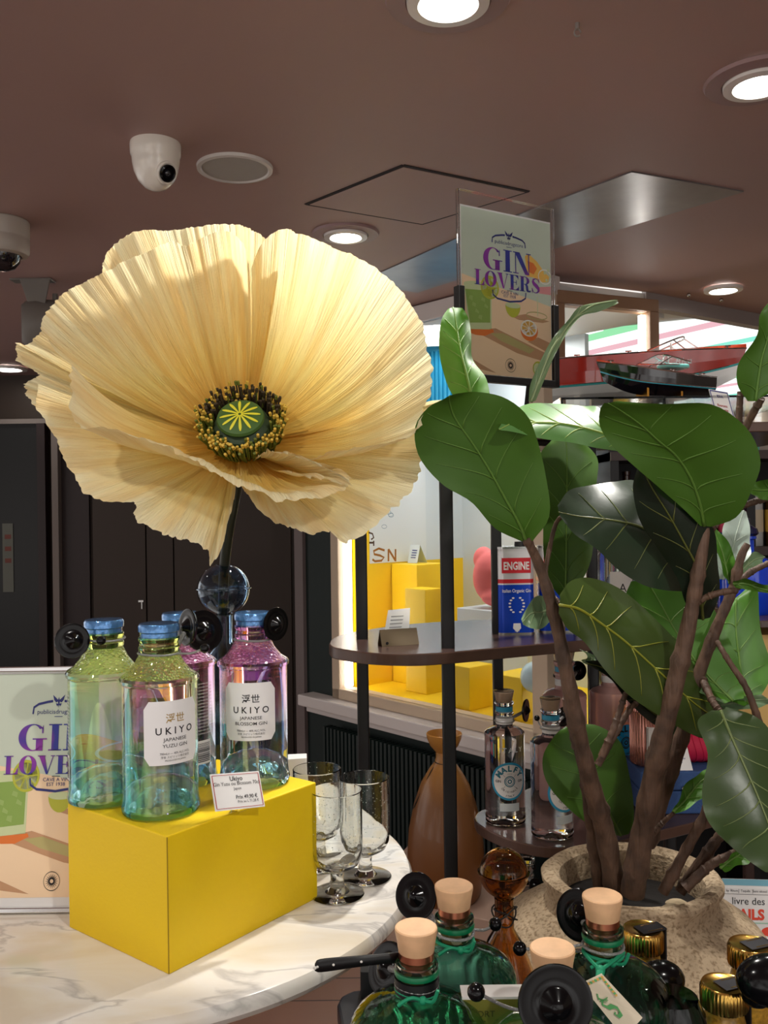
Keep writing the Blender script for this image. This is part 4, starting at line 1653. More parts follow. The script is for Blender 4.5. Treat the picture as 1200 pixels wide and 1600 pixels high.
for k in range(100):
    a = 2 * PI * k / 100 + random.uniform(-.02, .02)
    mb_ = MB()
    stamen(mb_, a, random.uniform(.050, .057), random.uniform(.040, .052), random.uniform(-.002, .006))
    mb_.build('stamen', [fil, tip, fild], pop, ang=60)
mb_ = MB()
for k in range(230):
    stamen(mb_, random.random() * 2 * PI, random.uniform(.040, .056), random.uniform(.030, .050), random.uniform(-.004, .006))
o = mb_.build('inner_stamens', [fil, tip, fild], pop, ang=60)
o['kind'] = 'stuff'
# stem running into the vase
m_ = MB()
st = crom([FB + FN * .01, P(368, 745, 1.255), P(362, 800, 1.29), P(352, 868, 1.32), P(349, 925, 1.33), P(348, 975, 1.33), P(347, 1040, 1.332)], 26)
m_.tube(st, [.016 - .0085 * min(1, i / 9) for i in range(26)], 14)
m_.build('stem', mat('dark_olive_stem', S(34, 38, 24), .4), pop, world=True)
m_ = MB()
m_.lathe([(.0001, -.004), (.022, -.002), (.036, .006), (.030, .010), (.0001, .008)], 32, 0, TFl)
m_.build('receptacle', sgd, pop)


# ================================================================ TALL SHELF UNIT (middle)
Z1 = CAMZ - .245        # upper shelf top
Z2 = CAMZ - .559        # lower shelf top
Z3 = 1.752              # top shelf (above eye level)
M['walnut'] = mat('dark_walnut_veneer', S(70, 52, 48), .25, var=.18, vscale=9)
M['walnut_edge'] = mat('walnut_edge', S(84, 60, 50), .35, var=.2, vscale=14)


def slab(pts, zt, th, name, parent):
    m_ = MB()
    cl_ = crom([Vector(q) for q in pts] + [Vector(pts[0])], len(pts) * 6 + 1)[:-1] if len(pts) > 8 else pts
    pp = [(q.x, q.y) for q in cl_]
    area_ = sum(pp[i][0] * pp[(i + 1) % len(pp)][1] - pp[(i + 1) % len(pp)][0] * pp[i][1] for i in range(len(pp)))
    if area_ < 0:
        pp = pp[::-1]
    n = len(pp)
    m_.prism(pp, zt - th, zt, 0)
    for i in range(len(m_.m)):
        m_.m[i] = 1 if i >= 2 else 0
    return m_.build(name, [M['walnut'], M['walnut_edge']], parent, smooth=False, world=True, bevel=.002)


un = thing('shelf_unit', 'black pole shelf unit with rounded dark walnut shelves', 'shelf', (.3, 1.75, 0))
c1 = [PZ(*q, Z1) for q in ((514, 1006), (520, 1011), (540, 1015), (580, 1020), (640, 1022), (700, 1019), (800, 1010), (880, 1003), (960, 997), (1040, 992), (1070, 985), (1060, 974), (900, 968), (760, 968), (640, 975), (560, 986), (530, 993), (518, 999))]
slab(c1, Z1, .021, 'upper_shelf', un)
c2 = [PZ(*q, Z2) for q in ((741, 1277), (748, 1288), (775, 1303), (815, 1317), (870, 1324), (940, 1320), (1013, 1302), (1106, 1279), (1150, 1262), (1150, 1232), (1080, 1207), (940, 1204), (850, 1222), (780, 1255), (750, 1267))]
slab(c2, Z2, .019, 'lower_shelf', un)
pts3 = [Vector((x, y, 0)) for x, y in ((.255, 1.63), (.28, 1.60), (.80, 1.60), (.84, 1.64), (.84, 2.05), (.26, 2.05), (.245, 1.70))]
slab(pts3, Z3, .018, 'top_shelf', un)
for (px, py, zt, w_) in ((566, 998, Z3 + .0, .0112), (700, 1012, Z3 + .0, .0116), (777, 990, Z3 - .01, .010), (926, 985, Z3 - .01, .0100)):
    c = PZ(px, py, Z1)
    m_ = MB()
    m_.prism(rrect(w_ * 2, w_ * 2, .003, 3, c.x, c.y), 0, zt)
    m_.build('pole', M['blackm'], un, world=True)
m_ = MB()
for (a_, b__) in ((566, 777), (700, 926)):
    p0, p1 = PZ(a_, 998 if a_ == 566 else 1012, Z1), PZ(b__, 990 if a_ == 566 else 985, Z1)
    p0.z = p1.z = Z3 - .02
    m_.tube([p0, p1], .008, 8)
m_.build('top_rail', M['blackm'], un, world=True)
m_ = MB()
pc_ = PZ(1046, 1262, Z2)
m_.prism(rrect(.02, .02, .003, 3, pc_.x, pc_.y), 0, Z2 - .019)
m_.build('pole', M['blackm'], un, world=True)

# metal card holder with clear card
p0, p1 = PZ(597, 1011, Z1), PZ(655, 1007, Z1)
ch = thing('card_holder', 'brushed metal tent holder with a clear tilted card on the upper shelf', 'card holder', tuple(p0))
u_ = (p1 - p0)
wd = u_.length
u_.normalize()
bk = Vector((-u_.y, u_.x, 0))
zv = Vector((0, 0, 1))
m_ = MB()
h_ = .029
m_.add([p0, p1, p1 + bk * .012 + zv * h_, p0 + bk * .012 + zv * h_, p0 + bk * .024, p1 + bk * .024], [(0, 1, 2, 3), (5, 4, 3, 2)])
m_.build('tent', mat('brushed_bronze', S(150, 132, 110), .35, metal=.8), ch, smooth=False, world=True, solid=.0012)
m_ = MB()
q = p0 + u_ * .010 + zv * .006 - bk * .0002
m_.lathe([(.0001, 0), (.0028, 0)], 16, 0, Matrix.Translation(q) @ (-bk).to_track_quat('Z', 'Y').to_matrix().to_4x4())
m_.build('hole', M['ink'], ch, world=True)
m_ = MB()
q0 = p0 + u_ * .008 + bk * .013 + zv * (h_ * .6)
m_.add([q0, q0 + u_ * .050, q0 + u_ * .058 + bk * .012 + zv * .048, q0 + u_ * .014 + bk * .012 + zv * .046], [(0, 1, 2, 3)], 0)
for k in range(4):
    f = .3 + .14 * k
    b0 = q0 + (u_ * .014 + bk * .012 + zv * .046) * f - bk * .001
    m_.add([b0 + u_ * .008, b0 + u_ * .032, b0 + u_ * .033 + zv * .002, b0 + u_ * .008 + zv * .002], [(0, 1, 2, 3)], 1)
m_.build('card', [mat('frosted_card', S(206, 210, 212), .3, trans=.3), mat('pale_print', S(160, 164, 168), .6)], ch, smooth=False, world=True)

# ---------------------------------------------------------------- red-white-blue gin cans
def can(px, py, rot, label, sc=1.0):
    c = PZ(px, py, Z1)
    t = tag(thing('gin_can', '', 'x', (c.x, c.y, Z1), rot), label, 'can', 'white and blue metal gin cans on the upper shelf')
    W_, D_, H_ = .073 * sc, .062 * sc, .170 * sc
    base = rrect(W_, D_, .012, 5)
    m_ = MB()

    def seg(z0, z1, mi):
        m_.prism(base, z0, z1, mi)
    seg(.003, .098 * sc, 1)
    seg(.098 * sc, .101 * sc, 0)
    seg(.101 * sc, .109 * sc, 2)
    seg(.109 * sc, H_, 0)
    m_.build('body', [mat('can_white', S(222, 220, 222), .25, metal=.3), mat('can_blue', S(16, 66, 190), .25, metal=.25), mat('can_red', S(200, 28, 40), .3)], t, ang=50)
    m_ = MB()
    m_.prism(rrect(W_ + .002, D_ + .002, .012, 5), 0, .0035)
    m_.prism(rrect(W_ + .002, D_ + .002, .012, 5), H_ - .001, H_ + .003)
    m_.build('rims', M['steel'], t, ang=50)
    m_ = MB()
    m_.lathe([(.0001, H_ + .012), (.011, H_ + .012), (.012, H_ + .003)], 24, 0, Matrix.Translation((.015, 0, 0)))
    m_.build('spout_cap', M['blackm'], t)
    m_ = MB()
    fy = -D_ / 2 - .0004
    f_ = lambda x, y: Vector((x, fy, y))
    g_ = lambda x, y: Vector((x, fy - .0003, y))
    fpoly(m_, [(-.029 * sc + .0, .121 * sc), (.029 * sc, .121 * sc), (.029 * sc, .151 * sc), (-.029 * sc, .151 * sc)], f_, 0)
    text(m_, 'ENGINE', 0, .128 * sc, .0215 * sc, g_, 1, .03, .68)
    text(m_, 'Italian Organic Gin', 0, .083 * sc, .0095 * sc, g_, 1, .01, .80)
    for sg2 in (-1, 1):
        for k in range(6):
            a = math.radians(-60 + 24 * k)
            cx_2, cy_2 = sg2 * .014 * math.cos(a) * sc, (.058 + .016 * math.sin(a)) * sc
            fpoly(m_, ellipse(cx_2, cy_2, .0028 * sc, .0018 * sc, 8), f_, 1)
    fpoly(m_, [(-.007, .022), (.007, .022), (.008, .012), (.0, .004), (-.008, .012)], f_, 1)
    text(m_, '50cl', 0, .006, .006, g_, 1)
    m_.build('lettering', [mat('can_red_print', S(205, 34, 46), .4), M['paper']], t, smooth=False)
    return t


can(803, 988, .06, 'left white and blue gin can with a red ENGINE panel')
can(869, 985, .0, 'right white and blue gin can, mostly behind the fig leaves')
c = PZ(905, 986, Z1)
# small pale carton and a clear bottle further right on the upper shelf
m_ = MB()
c = PZ(915, 984, Z1)
m_.box((c.x - .022, c.y - .02, Z1), (c.x + .03, c.y + .03, Z1 + .055))
tag(m_.build('pale_carton', mat('pale_lilac_card', S(214, 210, 224), .5), smooth=False, bevel=.002), 'small pale lilac carton right of the cans on the upper shelf', 'box')


def lat_bottle(loc, prof, m, label, group=None, capm=None, capprof=None, lab=None, cat='bottle', name='bottle'):
    t = thing(name, label, cat, loc, 0, group)
    m_ = MB()
    m_.lathe(prof, 48)
    m_.build('body', m, t)
    if capprof:
        m_ = MB()
        m_.lathe(capprof, 32)
        m_.build('cap', capm, t)
    if lab:
        lab(t)
    return t


def simple_label(r, z0, z1, a0, ww, mm, words=(), mi_ink=None):
    def f(t):
        m_ = MB()
        fn = cyl_map((0, 0, 0), r + .0004, a0)
        f2 = cyl_map((0, 0, 0), r + .0007, a0)
        m_.grid([[fn(-ww / 2 + ww * i / 12, z0 + (z1 - z0) * j / 2) for i in range(13)] for j in range(3)], 0)
        for (wd_, y, s_) in words:
            text(m_, wd_, 0, y, s_, f2, 1)
        m_.build('label', [mm, M['ink']], t)
    return f


c = PZ(962, 984, Z1)
lat_bottle((c.x, c.y, Z1), [(.0001, .0), (.036, 0), (.038, .004), (.038, .15), (.034, .162), (.014, .17), (.013, .20), (.0001, .20)], mat('pale_blue_white_glass', (.80, .90, 1, 1), .02, trans=.9, ior=1.4),
           'tall pale blue glass bottle behind the fig leaves on the upper shelf', capm=M['steel'], capprof=[(.0001, .225), (.014, .225), (.015, .195), (.0001, .195)],
           lab=simple_label(.038, .06, .12, AF + .15, .05, M['paper'], (('A', .080, .024),)))

# ---------------------------------------------------------------- round-label gin bottles on the lower shelf
GLC = mat('clear_bottle_glass', (.96, .985, 1, 1), .0, trans=1.0, ior=1.36)
GLP = mat('frosted_pink_glass', S(226, 178, 172), .18, trans=.45, ior=1.4)
AQ = mat('turquoise_print', S(40, 150, 190), .4)
TEA = mat('teal_lettering', S(30, 110, 130), .4)
SKY = mat('bright_blue_print', S(30, 160, 222), .4)
COR = mat('natural_cork_stopper', S(200, 168, 140), .55)


def round_label(t, r, a0, zc, R, disc, rimm, letm, title='MALFY', sub='ORIGINALE'):
    m_ = MB()
    fn = cyl_map((0, 0, 0), r + .0004, a0)
    f1 = cyl_map((0, 0, 0), r + .0007, a0)
    f2 = cyl_map((0, 0, 0), r + .0010, a0)

    def disk(rad, f, mi):
        for k in range(8):
            r0, r1 = rad * k / 8, rad * (k + 1) / 8
            e0, e1_ = ellipse(0, 0, max(r0, 1e-5), max(r0, 1e-5), 40), ellipse(0, 0, r1, r1, 40)
            for i in range(40):
                j = (i + 1) % 40
                m_.add([f(e0[i][0], zc + e0[i][1]), f(e1_[i][0], zc + e1_[i][1]), f(e1_[j][0], zc + e1_[j][1]), f(e0[j][0], zc + e0[j][1])], [(0, 1, 2, 3)], mi)
    disk(R, fn, 1)
    disk(R * .88, f1, 0)

    def arc_text(word, rad, a_mid, step, size, mi, inward=False, bold=0.0):
        n = len(word)
        for i, ch in enumerate(word):
            a = a_mid + (-1 if not inward else 1) * step * (i - (n - 1) / 2)
            if ch == ' ':
                continue
            rot = a - PI / 2 if not inward else a + PI / 2
            cx_3, cy_3 = rad * math.cos(a), rad * math.sin(a)
            f = lambda x, y, cr=math.cos(rot), sr=math.sin(rot), cx_3=cx_3, cy_3=cy_3: f2(cx_3 + x * cr - y * sr, zc + cy_3 + x * sr + y * cr)
            text(m_, ch, 0, 0, size, f, mi, bold)
    arc_text(title, R * .54, PI / 2, .50, R * .42, 2, bold=.045)
    text(m_, 'GIN', -R * .62, zc - R * .06, R * .18, f2, 3, .02)
    text(m_, 'GIN', R * .62, zc - R * .06, R * .18, f2, 3, .02)
    arc_text(sub, R * .60, -PI / 2, .20, R * .15, 3, inward=True, bold=.01)
    text(m_, 'ESTD', 0, zc + R * .36, R * .10, f2, 4)
    arc_text('ITALY', R * .82, -PI / 2, .13, R * .15, 3, inward=True, bold=.02)
    for rr_, w_ in ((R * .27, R * .05), (R * .20, R * .03), (R * .09, R * .06)):
        el = ellipse(0, zc, rr_, rr_, 28)
        strip(m_, el + el[:1], w_, f2, 2)
    for k in range(4):
        a = PI / 4 + PI / 2 * k
        strip(m_, [(R * .34 * math.cos(a), zc + R * .34 * math.sin(a)), (R * .50 * math.cos(a), zc + R * .50 * math.sin(a))], R * .02, f2, 4)
    m_.build('round_label', [disc, rimm, letm, M['ink'], mat('grey_print', S(150, 150, 155), .5)], t, ang=80)


RGL = mat('raised_glass_lettering', S(205, 214, 216), .2)


def malfy(c, label, glass, a0, disc, rimm, letm, k=1.0, band=True):
    t = tag(thing('gin_bottle', '', 'x', (c.x, c.y, Z2)), label, 'bottle', 'round label gin bottles on the lower shelf')
    m_ = MB()
    pr = [(.0001, .010), (.030, .004), (.036, .0015), (.0395, .005), (.0400, .012), (.0395, .030), (.0395, .170), (.0402, .174), (.0395, .180), (.033, .186), (.0185, .190), (.0168, .194), (.0165, .214), (.0185, .216), (.0185, .220), (.0165, .222), (.0165, .232), (.0195, .236), (.0195, .240), (.0001, .240)]
    m_.lathe([(a * k, z * k) for a, z in pr], 56)
    m_.build('body', glass, t)
    m_ = MB()
    m_.lathe([(a * k, z * k) for a, z in [(.0168, .197), (.0171, .197), (.0171, .209), (.0168, .209)]], 40, 0)
    m_.lathe([(a * k, z * k) for a, z in [(.0166, .222), (.0171, .222), (.0171, .231), (.0166, .231)]], 40, 1)
    m_.build('neck_band', [M['paper'], AQ], t)
    m_ = MB()
    m_.lathe([(a * k, z * k) for a, z in [(.0001, .2405), (.0145, .2405), (.0148, .241), (.0190, .260), (.0001, .2605)]], 32, 0)
    m_.build('stopper', COR, t)
    m_ = MB()
    m_.lathe([(a * k, z * k) for a, z in [(.0160, .2405), (.0205, .262), (.0200, .2625), (.0001, .2625), (.0001, .2620), (.0195, .2615), (.0155, .2405)]], 32, 0)
    m_.build('stopper_glass', M['glass'], t)
    round_label(t, .0397 * k, a0, .092 * k, .037 * k, disc, rimm, letm)
    m_ = MB()
    f2 = cyl_map((0, 0, 0), .0400 * k, a0)
    text(m_, 'I T A L Y', .004, .148 * k, .012, f2, 0, .02)
    m_.build('embossing', RGL, t)
    m_ = MB()
    if band:
        fb = cyl_map((0, 0, 0), .0399 * k, a0)
        m_.grid([[fb(-.018 + .036 * i / 8, .030 + .014 * j) for i in range(9)] for j in range(2)], 0)
        m_.build('base_label', RGL, t)
    return t


mA = PZ(790, 1284, Z2)
bA = malfy(mA, 'left clear gin bottle with round white and blue label at the shelf edge', GLC, AF + .10, M['paper'], AQ, TEA, .90)
mB = PZ(863, 1305, Z2)
bB = malfy(mB, 'second clear gin bottle, its round label partly behind the round fig leaf', GLC, AF + .55, M['paper'], AQ, TEA, .90)
mC = Vector((P(956, 1200, 1.80).x, 1.80, Z2))
bC = malfy(mC, 'frosted pink gin bottle with a bright blue round label', GLP, AF + .45, SKY, mat('pink_rim', S(236, 150, 120), .4), M['ink'], 1.08, False)
mD = PZ(884, 1238, Z2)
bD = malfy(mD, 'frosted pink gin bottle behind the clear ones, label turned away', GLP, AF + 2.6, SKY, mat('pink_rim2', S(236, 150, 120), .4), M['ink'], 1.08, False)


def nk(t, z):
    return Vector((t.location.x, t.location.y, t.location.z + z))


bottle_tag('black security tag right of the left clear round label bottle', P(822, 1110, 1.655), (.9, -.4, 0), .021, nk(bA, .182), .0175, P(800, 1122, 1.63), .004)
bottle_tag('black security tag behind the second clear round label bottle', P(880, 1120, 1.62), (.5, -.8, 0), .018, nk(bB, .184), .0175, P(839, 1122, 1.555), .005)
bottle_tag('black disc security tag on the pink bottle behind', P(902, 1048, 1.84), (.2, -1, .1), .020, nk(bD, .205), .018, P(868, 1055, 1.86), .0055)

# ---------------------------------------------------------------- blue case and things on it
c0 = Vector((.40, 1.66, Z2))
cs = thing('blue_case', 'denim blue cloth covered case with a metal latch on the lower shelf', 'case', (.55, 1.69, Z2))
dn = mat('denim_blue_cloth', S(52, 82, 134), .75, bump=.5, bscale=500)
m_ = MB()
m_.box((.462, 1.635, Z2), (.66, 1.752, Z2 + .042))
m_.build('case_body', dn, cs, smooth=False, world=True, bevel=.003)
m_ = MB()
m_.box((.462, 1.635, Z2 + .0435), (.66, 1.752, Z2 + .078))
m_.build('case_lid', dn, cs, smooth=False, world=True, bevel=.003)
m_ = MB()
q = P(1066, 1258, 1.655)
m_.prism(rrect(.016, .026, .006, 5, 0, 0), 0, .005, 0, Matrix.Translation((q.x, 1.635, Z2 + .040)) @ Matrix.Rotation(PI / 2, 4, 'X'))
m_.build('latch', M['steel'], cs, world=True, bevel=.001)
CT = Z2 + .078
# ribbed copper glass with M label
c = P(1019, 1208, 1.69)
t = thing('ribbed_candle_glass', 'ribbed copper toned candle glass with a white bordered label', 'candle', (c.x, 1.695, CT))
m_ = MB()
m_.lathe([(.0001, .001), (.036, .001, 1), (.038, .006, 1), (.038, .098, 1), (.036, .100, 1), (.035, .098, 1), (.035, .010, 1), (.0001, .010)], 144, 0, None, 48, .03)
m_.build('glass_body', mat('copper_ribbed_glass', S(176, 122, 108), .15, metal=.75), t, ang=60)
m_ = MB()
fn = cyl_map((0, 0, 0), .0396, AF - .05)
f2 = cyl_map((0, 0, 0), .0400, AF - .05)
m_.grid([[fn(-.017 + .034 * i / 8, .026 + .050 * j / 2) for i in range(9)] for j in range(3)], 0)
for a_ in (((-.0150, .0285), (.0150, .0285)), ((.0150, .0285), (.0150, .0735)), ((.0150, .0735), (-.0150, .0735)), ((-.0150, .0735), (-.0150, .0285))):
    strip(m_, a_, .0016, f2, 2)
text(m_, 'M', .001, .046, .016, f2, 1)
m_.build('label', [M['paper'], M['ink'], mat('taupe_border', S(150, 130, 120), .5)], t)
# crimson rolled cloth
c = P(1084, 1200, 1.69)
t = thing('rolled_pouch', 'crimson rolled cloth bundle lying on the blue case', 'pouch', (c.x, 1.70, CT))
m_ = MB()
T_ = Matrix.Translation((0, 0, .030)) @ Matrix.Rotation(PI / 2, 4, 'Y')
m_.lathe([(.0001, -.035), (.018, -.036), (.026, -.030), (.030, -.015), (.029, .0), (.030, .018), (.026, .032), (.018, .037), (.0001, .036)], 40, 0, T_)
sp_ = []
for k in range(60):
    a = k * .33
    sp_.append(Vector((.0375, (.004 + .0004 * k) * math.cos(a), .030 + (.004 + .0004 * k) * math.sin(a))))
m_.tube(sp_, .0016, 6)
for k in range(5):
    xx = -.028 + .013 * k
    m_.tube([Vector((xx + .004 * math.sin(a * 2), .0295 * math.cos(a), .030 + .0295 * math.sin(a))) for a in [j * PI / 12 for j in range(25)]], .0014, 6)
m_.build('cloth_roll', mat('crimson_velvet', S(190, 24, 66), .65), t)
m_ = MB()
m_.lathe([(.024, .036), (.027, .040), (.027, .050), (.022, .056), (.0001, .056)], 32, 0, T_)
m_.build('jewelled_end', mat('bronze_beads', S(120, 80, 30), .3, metal=.6, bump=1, bscale=200), t)
# white folded card on the case
m_ = MB()
q0, q1 = P(1034, 1218, 1.640), P(1083, 1213, 1.640)
q0.z = q1.z = CT + .0005
tp = zv * .042 + Vector((0, .015, 0))
m_.add([q0, q1, q1 + tp - Vector((.006, 0, 0)), q0 + tp + Vector((.006, 0, 0)), q0 + Vector((0, .035, 0)), q1 + Vector((0, .035, 0))], [(0, 1, 2, 3), (5, 4, 3, 2)])
uu = (q1 - q0)
fT = lambda x, y: q0 + uu * x + tp * y - Vector((0, .0006, -.0002))
text(m_, 'Pochette', .62, .45, .10, fT, 1)
text(m_, 'soie', .62, .30, .09, fT, 1)
tag(m_.build('price_card', [M['paper'], M['inkblue']], smooth=False), 'white folded price card in front of the crimson roll', 'price card')

# ================================================================ POSTER SIGN ON ITS STAND
sg0 = P(716, 294, 1.50)
sg1 = P(865, 321, 1.612)
sgb = P(717, 583, 1.50)
ux_ = sg1 - sg0
ux_.z = 0
sw = ux_.length
ux_.normalize()
zt_ = sg0.z
zb_ = P(717, 586, 1.50).z
sn = Vector((ux_.y, -ux_.x, 0))
sO = Vector((sg0.x, sg0.y, zb_))
TS = Matrix(((ux_.x, 0, sn.x, sO.x), (ux_.y, 0, sn.y, sO.y), (0, 1, 0, sO.z), (0, 0, 0, 1)))
sign = thing('poster_sign', 'tall acrylic poster sign on a black stand above the fig leaves', 'sign', (.28, 1.58, Z3))
hh = zt_ - zb_
m_ = MB()
m_.box((0, .004, -.0015), (sw, hh, .0005), 0, TS)
m_.box((0, .004, -.0075), (sw, hh, -.0055), 0, TS)
m_.box((0, .004, -.0075), (.002, hh, .0005), 0, TS)
m_.box((sw - .002, .004, -.0075), (sw, hh, .0005), 0, TS)
o_ = m_.build('acrylic_sleeve', M['acryl'], sign, smooth=False, world=True)
ph = hh - .024
m_ = MB()
m_.box((.006, .004, -.0048), (sw - .006, ph, -.0040), 0, TS)
m_.build('paper_sheet', M['paper'], sign, smooth=False, world=True)
m_ = MB()
poster_art(m_, sw - .014, ph - .008, lambda x, y, k: TS @ Vector((x + .007, y + .005, k * .8 - .0038)))
m_.build('print', poster_mats('stand'), sign, smooth=False, world=True)
m_ = MB()
m_.box((-.004, -.006, -.012), (.008, .150, .004), 0, TS)
m_.box((sw - .006, -.006, -.012), (sw + .006, .140, .004), 0, TS)
m_.box((-.004, -.008, -.012), (sw + .006, .004, .004), 0, TS)
m_.build('holder', M['blackm'], sign, smooth=False, world=True, bevel=.001)
tpz = TS @ Vector((sw * .72, -.004, -.005))
m_ = MB()
m_.tube([Vector((tpz.x, tpz.y, zb_ - .003)), Vector((tpz.x + .004, 1.665, Z3 + .006))], .0042, 12)
m_.build('rod', M['blackm'], sign, world=True)
m_ = MB()
m_.lathe([(.0001, .007), (.034, .007), (.036, .004), (.036, 0), (.0001, 0)], 40, 0, Matrix.Translation((tpz.x + .006, 1.665, Z3)))
m_.build('foot', M['blackm'], sign, world=True)

# ================================================================ MODEL BOATS ON A CLEAR RISER
RZt = P(1000, 633, 1.80).z
ris = thing('acrylic_riser', 'low clear acrylic riser carrying the model boats', 'riser', (.55, 1.8, Z3))
m_ = MB()
m_.box((.33, 1.66, RZt - .004), (.82, 2.02, RZt))
m_.box((.33, 1.66, Z3), (.334, 2.02, RZt - .004))
m_.box((.816, 1.66, Z3), (.82, 2.02, RZt - .004))
m_.box((.52, 1.66, Z3), (.524, 2.02, RZt - .004))
m_.build('riser_body', M['acryl'], ris, smooth=False, world=True)


def boat(name, label, origin, yaw, Lb, beam, H_, mats_, deckm, hull_split, cockpit, stern_rake=.06, trim=0.0, sh0=.90):
    """x from stern (0) to bow (Lb); origin at the stern keel"""
    t = tag(thing(name, '', 'x', tuple(origin), yaw), label, 'model boat', 'varnished model speedboats')
    t.rotation_euler = (0, -trim, yaw)
    n = 36
    secs = []
    for i in range(n + 1):
        u = i / n
        x = Lb * u
        wb_ = beam / 2 * (1 - max(0, (u - .35) / .65) ** 2.4) * (.82 + .18 * min(1, u * 4))
        wb_ = max(wb_, .0006)
        sheer = H_ * (sh0 + (1 - sh0) * u ** 1.6)
        keel = H_ * (.42 * max(0, (u - .55) / .45) ** 2.2)
        chn = keel + (sheer - keel) * (.34 + .12 * u)
        xs_ = x + Lb * .055 * u * 0
        fl = 1 - .35 * max(0, (u - .6) / .4)
        rk = lambda z: (Lb * .10 * max(0, (u - .7) / .3) ** 1.5) * (z / H_ - .5)
        sec = [Vector((x + rk(keel), 0, keel)), Vector((x + rk(chn * .8), -wb_ * .62 * fl, keel + (chn - keel) * .55)), Vector((x + rk(chn), -wb_ * .90 * fl, chn)),
               Vector((x + rk(chn), -wb_ * .92 * fl, chn + H_ * .045)), Vector((x + rk((chn + sheer) / 2), -wb_ * .98 * (fl + 1) / 2, (chn + sheer) / 2)), Vector((x + rk(sheer), -wb_, sheer))]
        secs.append(sec)
    m_ = MB()
    k = len(secs[0])
    for side in (1, -1):
        for j in range(k - 1):
            rows = [[Vector((s_[j].x, s_[j].y * side, s_[j].z)), Vector((s_[j + 1].x, s_[j + 1].y * side, s_[j + 1].z))] for s_ in secs]
            m_.grid(rows, [0, 0, 1, 2, 2][j])
    st_ = secs[0]
    m_.add([Vector((p_.x, p_.y, p_.z)) for p_ in st_] + [Vector((p_.x, -p_.y, p_.z)) for p_ in st_[::-1]], [tuple(range(2 * k))], 2)
    m_.build('hull', mats_, t, ang=50)
    # deck, slightly crowned
    m_ = MB()
    rows = []
    for s_ in secs:
        e_ = s_[-1]
        rows.append([Vector((e_.x, e_.y * f, e_.z + .10 * H_ * (1 - f * f))) for f in (-1, -.6, -.2, .2, .6, 1)])
    m_.grid(rows, 0)
    m_.build('deck', deckm, t)
    m_ = MB()
    for side in (1, -1):
        m_.tube([Vector((s_[-1].x, s_[-1].y * side, s_[-1].z + .0008)) for s_ in secs], .0014, 6)
        m_.tube([Vector((s_[3].x, s_[3].y * side * 1.005, s_[3].z)) for s_ in secs[:-2]], .0009, 6)
    for u in (.15, .42, .93):
        s_ = secs[int(u * n)][-1]
        for side in (1, -1):
            m_.tube([Vector((s_.x - .006, s_.y * side * .85, s_.z + .006)), Vector((s_.x + .006, s_.y * side * .85, s_.z + .006))], .0014, 6)
            m_.tube([Vector((s_.x, s_.y * side * .85, s_.z)), Vector((s_.x, s_.y * side * .85, s_.z + .006))], .0016, 6)
    m_.build('chrome_trim', M['chrome'], t)
    if cockpit:
        u0, u1, u2 = cockpit
        z_ = H_ * .86
        m_ = MB()
        m_.prism(rrect(Lb * (u1 - u0), beam * .62, .01, 4, Lb * (u0 + u1) / 2, 0), z_, z_ + H_ * .13)
        m_.build('seats', mat('turquoise_upholstery', S(110, 200, 195), .5), t, bevel=.003)
        # raked windscreen of two curved panes with a chrome frame
        a_, c_ = Lb * u2, Lb * (u2 - .13)
        zt2 = H_ * 1.24
        z0_ = H_ * .93
        base_ = [Vector((c_ - .03, -beam * .40, z0_)), Vector((a_ - .01, -beam * .30, z0_)), Vector((a_ + .012, 0, z0_ + .003)), Vector((a_ - .01, beam * .30, z0_)), Vector((c_ - .03, beam * .40, z0_))]
        top_ = [Vector((c_ - .055, -beam * .36, z0_ + .006)), Vector((a_ - .04, -beam * .26, zt2)), Vector((a_ - .028, 0, zt2 + .002)), Vector((a_ - .04, beam * .26, zt2)), Vector((c_ - .055, beam * .36, z0_ + .006))]
        bb, tt = crom(base_, 17), crom(top_, 17)
        m_ = MB()
        m_.grid([bb, tt])
        ws_ = m_.build('windscreen', M['thin'], t, solid=.0008)
        m_ = MB()
        m_.tube(tt, .0016, 6)
        m_.tube(bb, .0012, 6)
        for k_ in (3, 8, 13):
            m_.tube([bb[k_], tt[k_]], .0012, 6)
        m_.build('windscreen_frame', M['chrome'], ws_)
        m_ = MB()
        wc = Vector((a_ - .055, -beam * .15, z0_ + .014))
        m_.tube([wc + Vector((0, .010 * math.cos(k_ * PI / 8), .010 * math.sin(k_ * PI / 8))) for k_ in range(17)], .0012, 6)
        m_.tube([wc, wc + Vector((.02, 0, -.012))], .0012, 6)
        m_.build('steering_wheel', mat('white_wheel', S(220, 220, 215), .4), t)
    return t, secs, n


MAH = mat('varnished_mahogany', S(150, 34, 22), .12, coat=1.0, var=.2, vscale=14)
MAHD = mat('varnished_deck', S(170, 60, 36), .12, coat=1.0, var=.2, vscale=14)
b0 = P(864, 628, 1.88)
b1 = P(1152, 600, 1.80)
yaw1 = math.atan2(b1.y - b0.y, b1.x - b0.x)
L1 = (Vector((b1.x, b1.y)) - Vector((b0.x, b0.y))).length
bt1, secs, n = boat('model_boat', 'large varnished red model speedboat with windscreen, bow to the right', (b0.x, b0.y, RZt + .010), yaw1, L1, .115, .100,
                   [mat('boat_white_bottom', S(216, 216, 214), .2, coat=.6), mat('boat_turquoise_line', S(40, 140, 140), .3), MAH], MAHD, 0, (.30, .60, .80))
m_ = MB()
T2 = Matrix.Translation((L1 * .70, -.0595, .066)) @ Matrix.Rotation(-.10, 4, 'Z')
fb_ = lambda x, y: T2 @ Vector((x + y * .3, -.0008, y))
text(m_, 'Riva', 0, 0, .019, fb_, 0, .01)
m_.build('lettering', M['chrome'], bt1, smooth=False)
